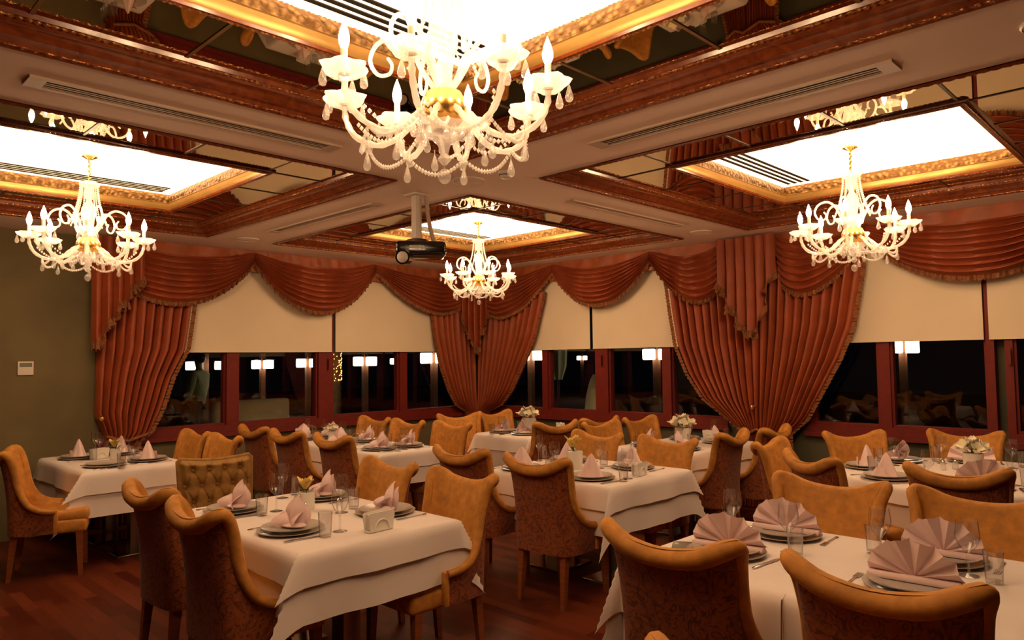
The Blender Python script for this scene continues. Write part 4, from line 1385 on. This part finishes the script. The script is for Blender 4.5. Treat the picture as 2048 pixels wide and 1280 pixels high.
def skin_obj(name, mat, joints, edges, parent, sub=2):
    me = bpy.data.meshes.new(name)
    me.from_pydata([j[:3] for j in joints], edges, [])
    o = link(name, me, parent)
    md = o.modifiers.new('skin', 'SKIN')
    for v, j in zip(me.skin_vertices[0].data, joints):
        v.radius = (j[3], j[4] if len(j) > 4 else j[3])
    me.skin_vertices[0].data[0].use_root = True
    sb = o.modifiers.new('sub', 'SUBSURF')
    sb.levels = sb.render_levels = sub
    me.materials.append(M[mat])
    return o

def standing_person(u, d, label, ang):
    p = px(u, 740, d)
    t = tag(empty('person', (p.x, p.y, -.05), ang), label, 'person')
    # body: one surface
    J = [(0, 0, .98, .15, .11), (0, 0, 1.2, .145, .10), (0, .0, 1.42, .17, .10), (0, 0, 1.52, .06, .06), (0, .01, 1.6, .06, .06), (0, .015, 1.72, .085, .1), (0, .01, 1.80, .06, .075),
         (.20, 0, 1.44, .055, .055), (.27, .02, 1.16, .045, .045), (.24, .14, .95, .035, .035), (.22, .2, .88, .03, .02),
         (-.20, 0, 1.44, .055, .055), (-.27, .02, 1.16, .045, .045), (-.24, .14, .95, .035, .035), (-.22, .2, .88, .03, .02),
         (.10, 0, .86, .095, .1), (.11, .02, .48, .06, .06), (.11, -.02, .09, .042, .045), (.12, .12, .03, .04, .03),
         (-.10, 0, .86, .095, .1), (-.11, .02, .48, .06, .06), (-.11, -.02, .09, .042, .045), (-.12, .12, .03, .04, .03)]
    E_ = [(0, 1), (1, 2), (2, 3), (3, 4), (4, 5), (5, 6), (2, 7), (7, 8), (8, 9), (9, 10), (2, 11), (11, 12), (12, 13), (13, 14), (0, 15), (15, 16), (16, 17), (17, 18), (0, 19), (19, 20), (20, 21), (21, 22)]
    skin_obj('body', 'skin', J, E_, t)
    K = [(0, 0, .86, .21, .16), (0, 0, 1.2, .20, .15), (0, 0, 1.42, .215, .145), (0, 0, 1.51, .085, .085), (.22, 0, 1.43, .095, .095), (.28, .02, 1.16, .08, .08), (.255, .10, 1.00, .07, .07), (-.22, 0, 1.43, .095, .095), (-.28, .02, 1.16, .08, .08), (-.255, .10, 1.00, .07, .07)]
    skin_obj('shirt', 'shirt', K, [(0, 1), (1, 2), (2, 3), (2, 4), (4, 5), (5, 6), (2, 7), (7, 8), (8, 9)], t)
    L_ = [(0, 0, .95, .16, .125), (.10, 0, .84, .11, .115), (.11, .02, .48, .082, .082), (.11, -.02, .10, .075, .075), (-.10, 0, .84, .11, .115), (-.11, .02, .48, .082, .082), (-.11, -.02, .10, .075, .075)]
    skin_obj('trousers', 'trouser', L_, [(0, 1), (1, 2), (2, 3), (0, 4), (4, 5), (5, 6)], t)
    hr = MB().sphere((0, -.012, 1.745), .108, 16, 12, (.95, 1.05, 1.02))
    hr.build('hair', 'hair', t)
standing_person(398, 14.0, 'person in a pale shirt standing with back turned, outside the first pane', math.radians(40))

def terrace_chair(u, d, label, v=760):
    p = px(u, v, d)
    t = tag(empty('covered_chair', (p.x, p.y, -.05), YAW - PI / 2 + 1.9), label, 'chair')
    MB().grid(lambda a, s: ((a - .5) * .5 * math.sqrt(max(.02, 1 - max(0, s - .55) ** 2 / .21)), -.22 - .12 * s + .03 * math.sin(PI * a), .35 + 1.05 * s), 16, 16).build('backrest', 'canvas', t)
    MB().grid(lambda a, s: ((a - .5) * .5 * math.sqrt(max(.02, 1 - max(0, s - .55) ** 2 / .21)), -.28 - .12 * s + .0 * math.sin(PI * a), .35 + 1.05 * s), 16, 16).build('back_cover', 'canvas', t)
    MB().rbox(-.25, .25, -.25, .25, .40, .48, .03, 2).build('seat', 'canvas', t)
    for x, y in ((.2, .2), (-.2, .2), (.2, -.2), (-.2, -.2)):
        MB().frustum((x, y, 0), (.015, .015), (x, y, .42), (.02, .02)).build('leg', 'trouser', t, 0)
terrace_chair(1148, 10.8, 'pale covered high-back chair on the terrace, seen in the second right-wall pane')
def parasol(u, d, label):
    p = px(u, 720, d)
    t = tag(empty('parasol', (p.x, p.y, -.05)), label, 'parasol')
    MB().tube([(0, 0, 0), (0, 0, 2.7)], .025, 8).build('pole', 'post', t)
    MB().lathe([(.06, 1.25), (.13, 1.5), (.15, 1.9), (.10, 2.4), (.02, 2.75)], 24, petal=lambda a: 1 + .2 * math.cos(8 * a)).build('folded_canopy', 'canvas', t)
    MB().lathe([(.25, 0), (.25, .06), (.05, .08)], 16).build('base', 'trouser', t)
parasol(1116, 13.5, 'folded pale parasol on the terrace, seen in the second right-wall pane')
p = px(527, 845, 10.5)
t = tag(empty('terrace_sofa', (p.x, p.y, -.05), .1), 'pale terrace sofa just outside the second pane of the left window', 'sofa')
MB().rbox(-.6, .6, -.35, .35, .0, .42, .04, 2).build('base', 'canvas', t)
MB().rbox(-.6, .6, .22, .38, .40, 1.10, .05, 3).build('backrest', 'canvas', t)
for s in (-1, 1):
    MB().rbox(min(s * .6, s * .46), max(s * .6, s * .46), -.34, .24, .40, .68, .04, 2).build('armrest', 'canvas', t)
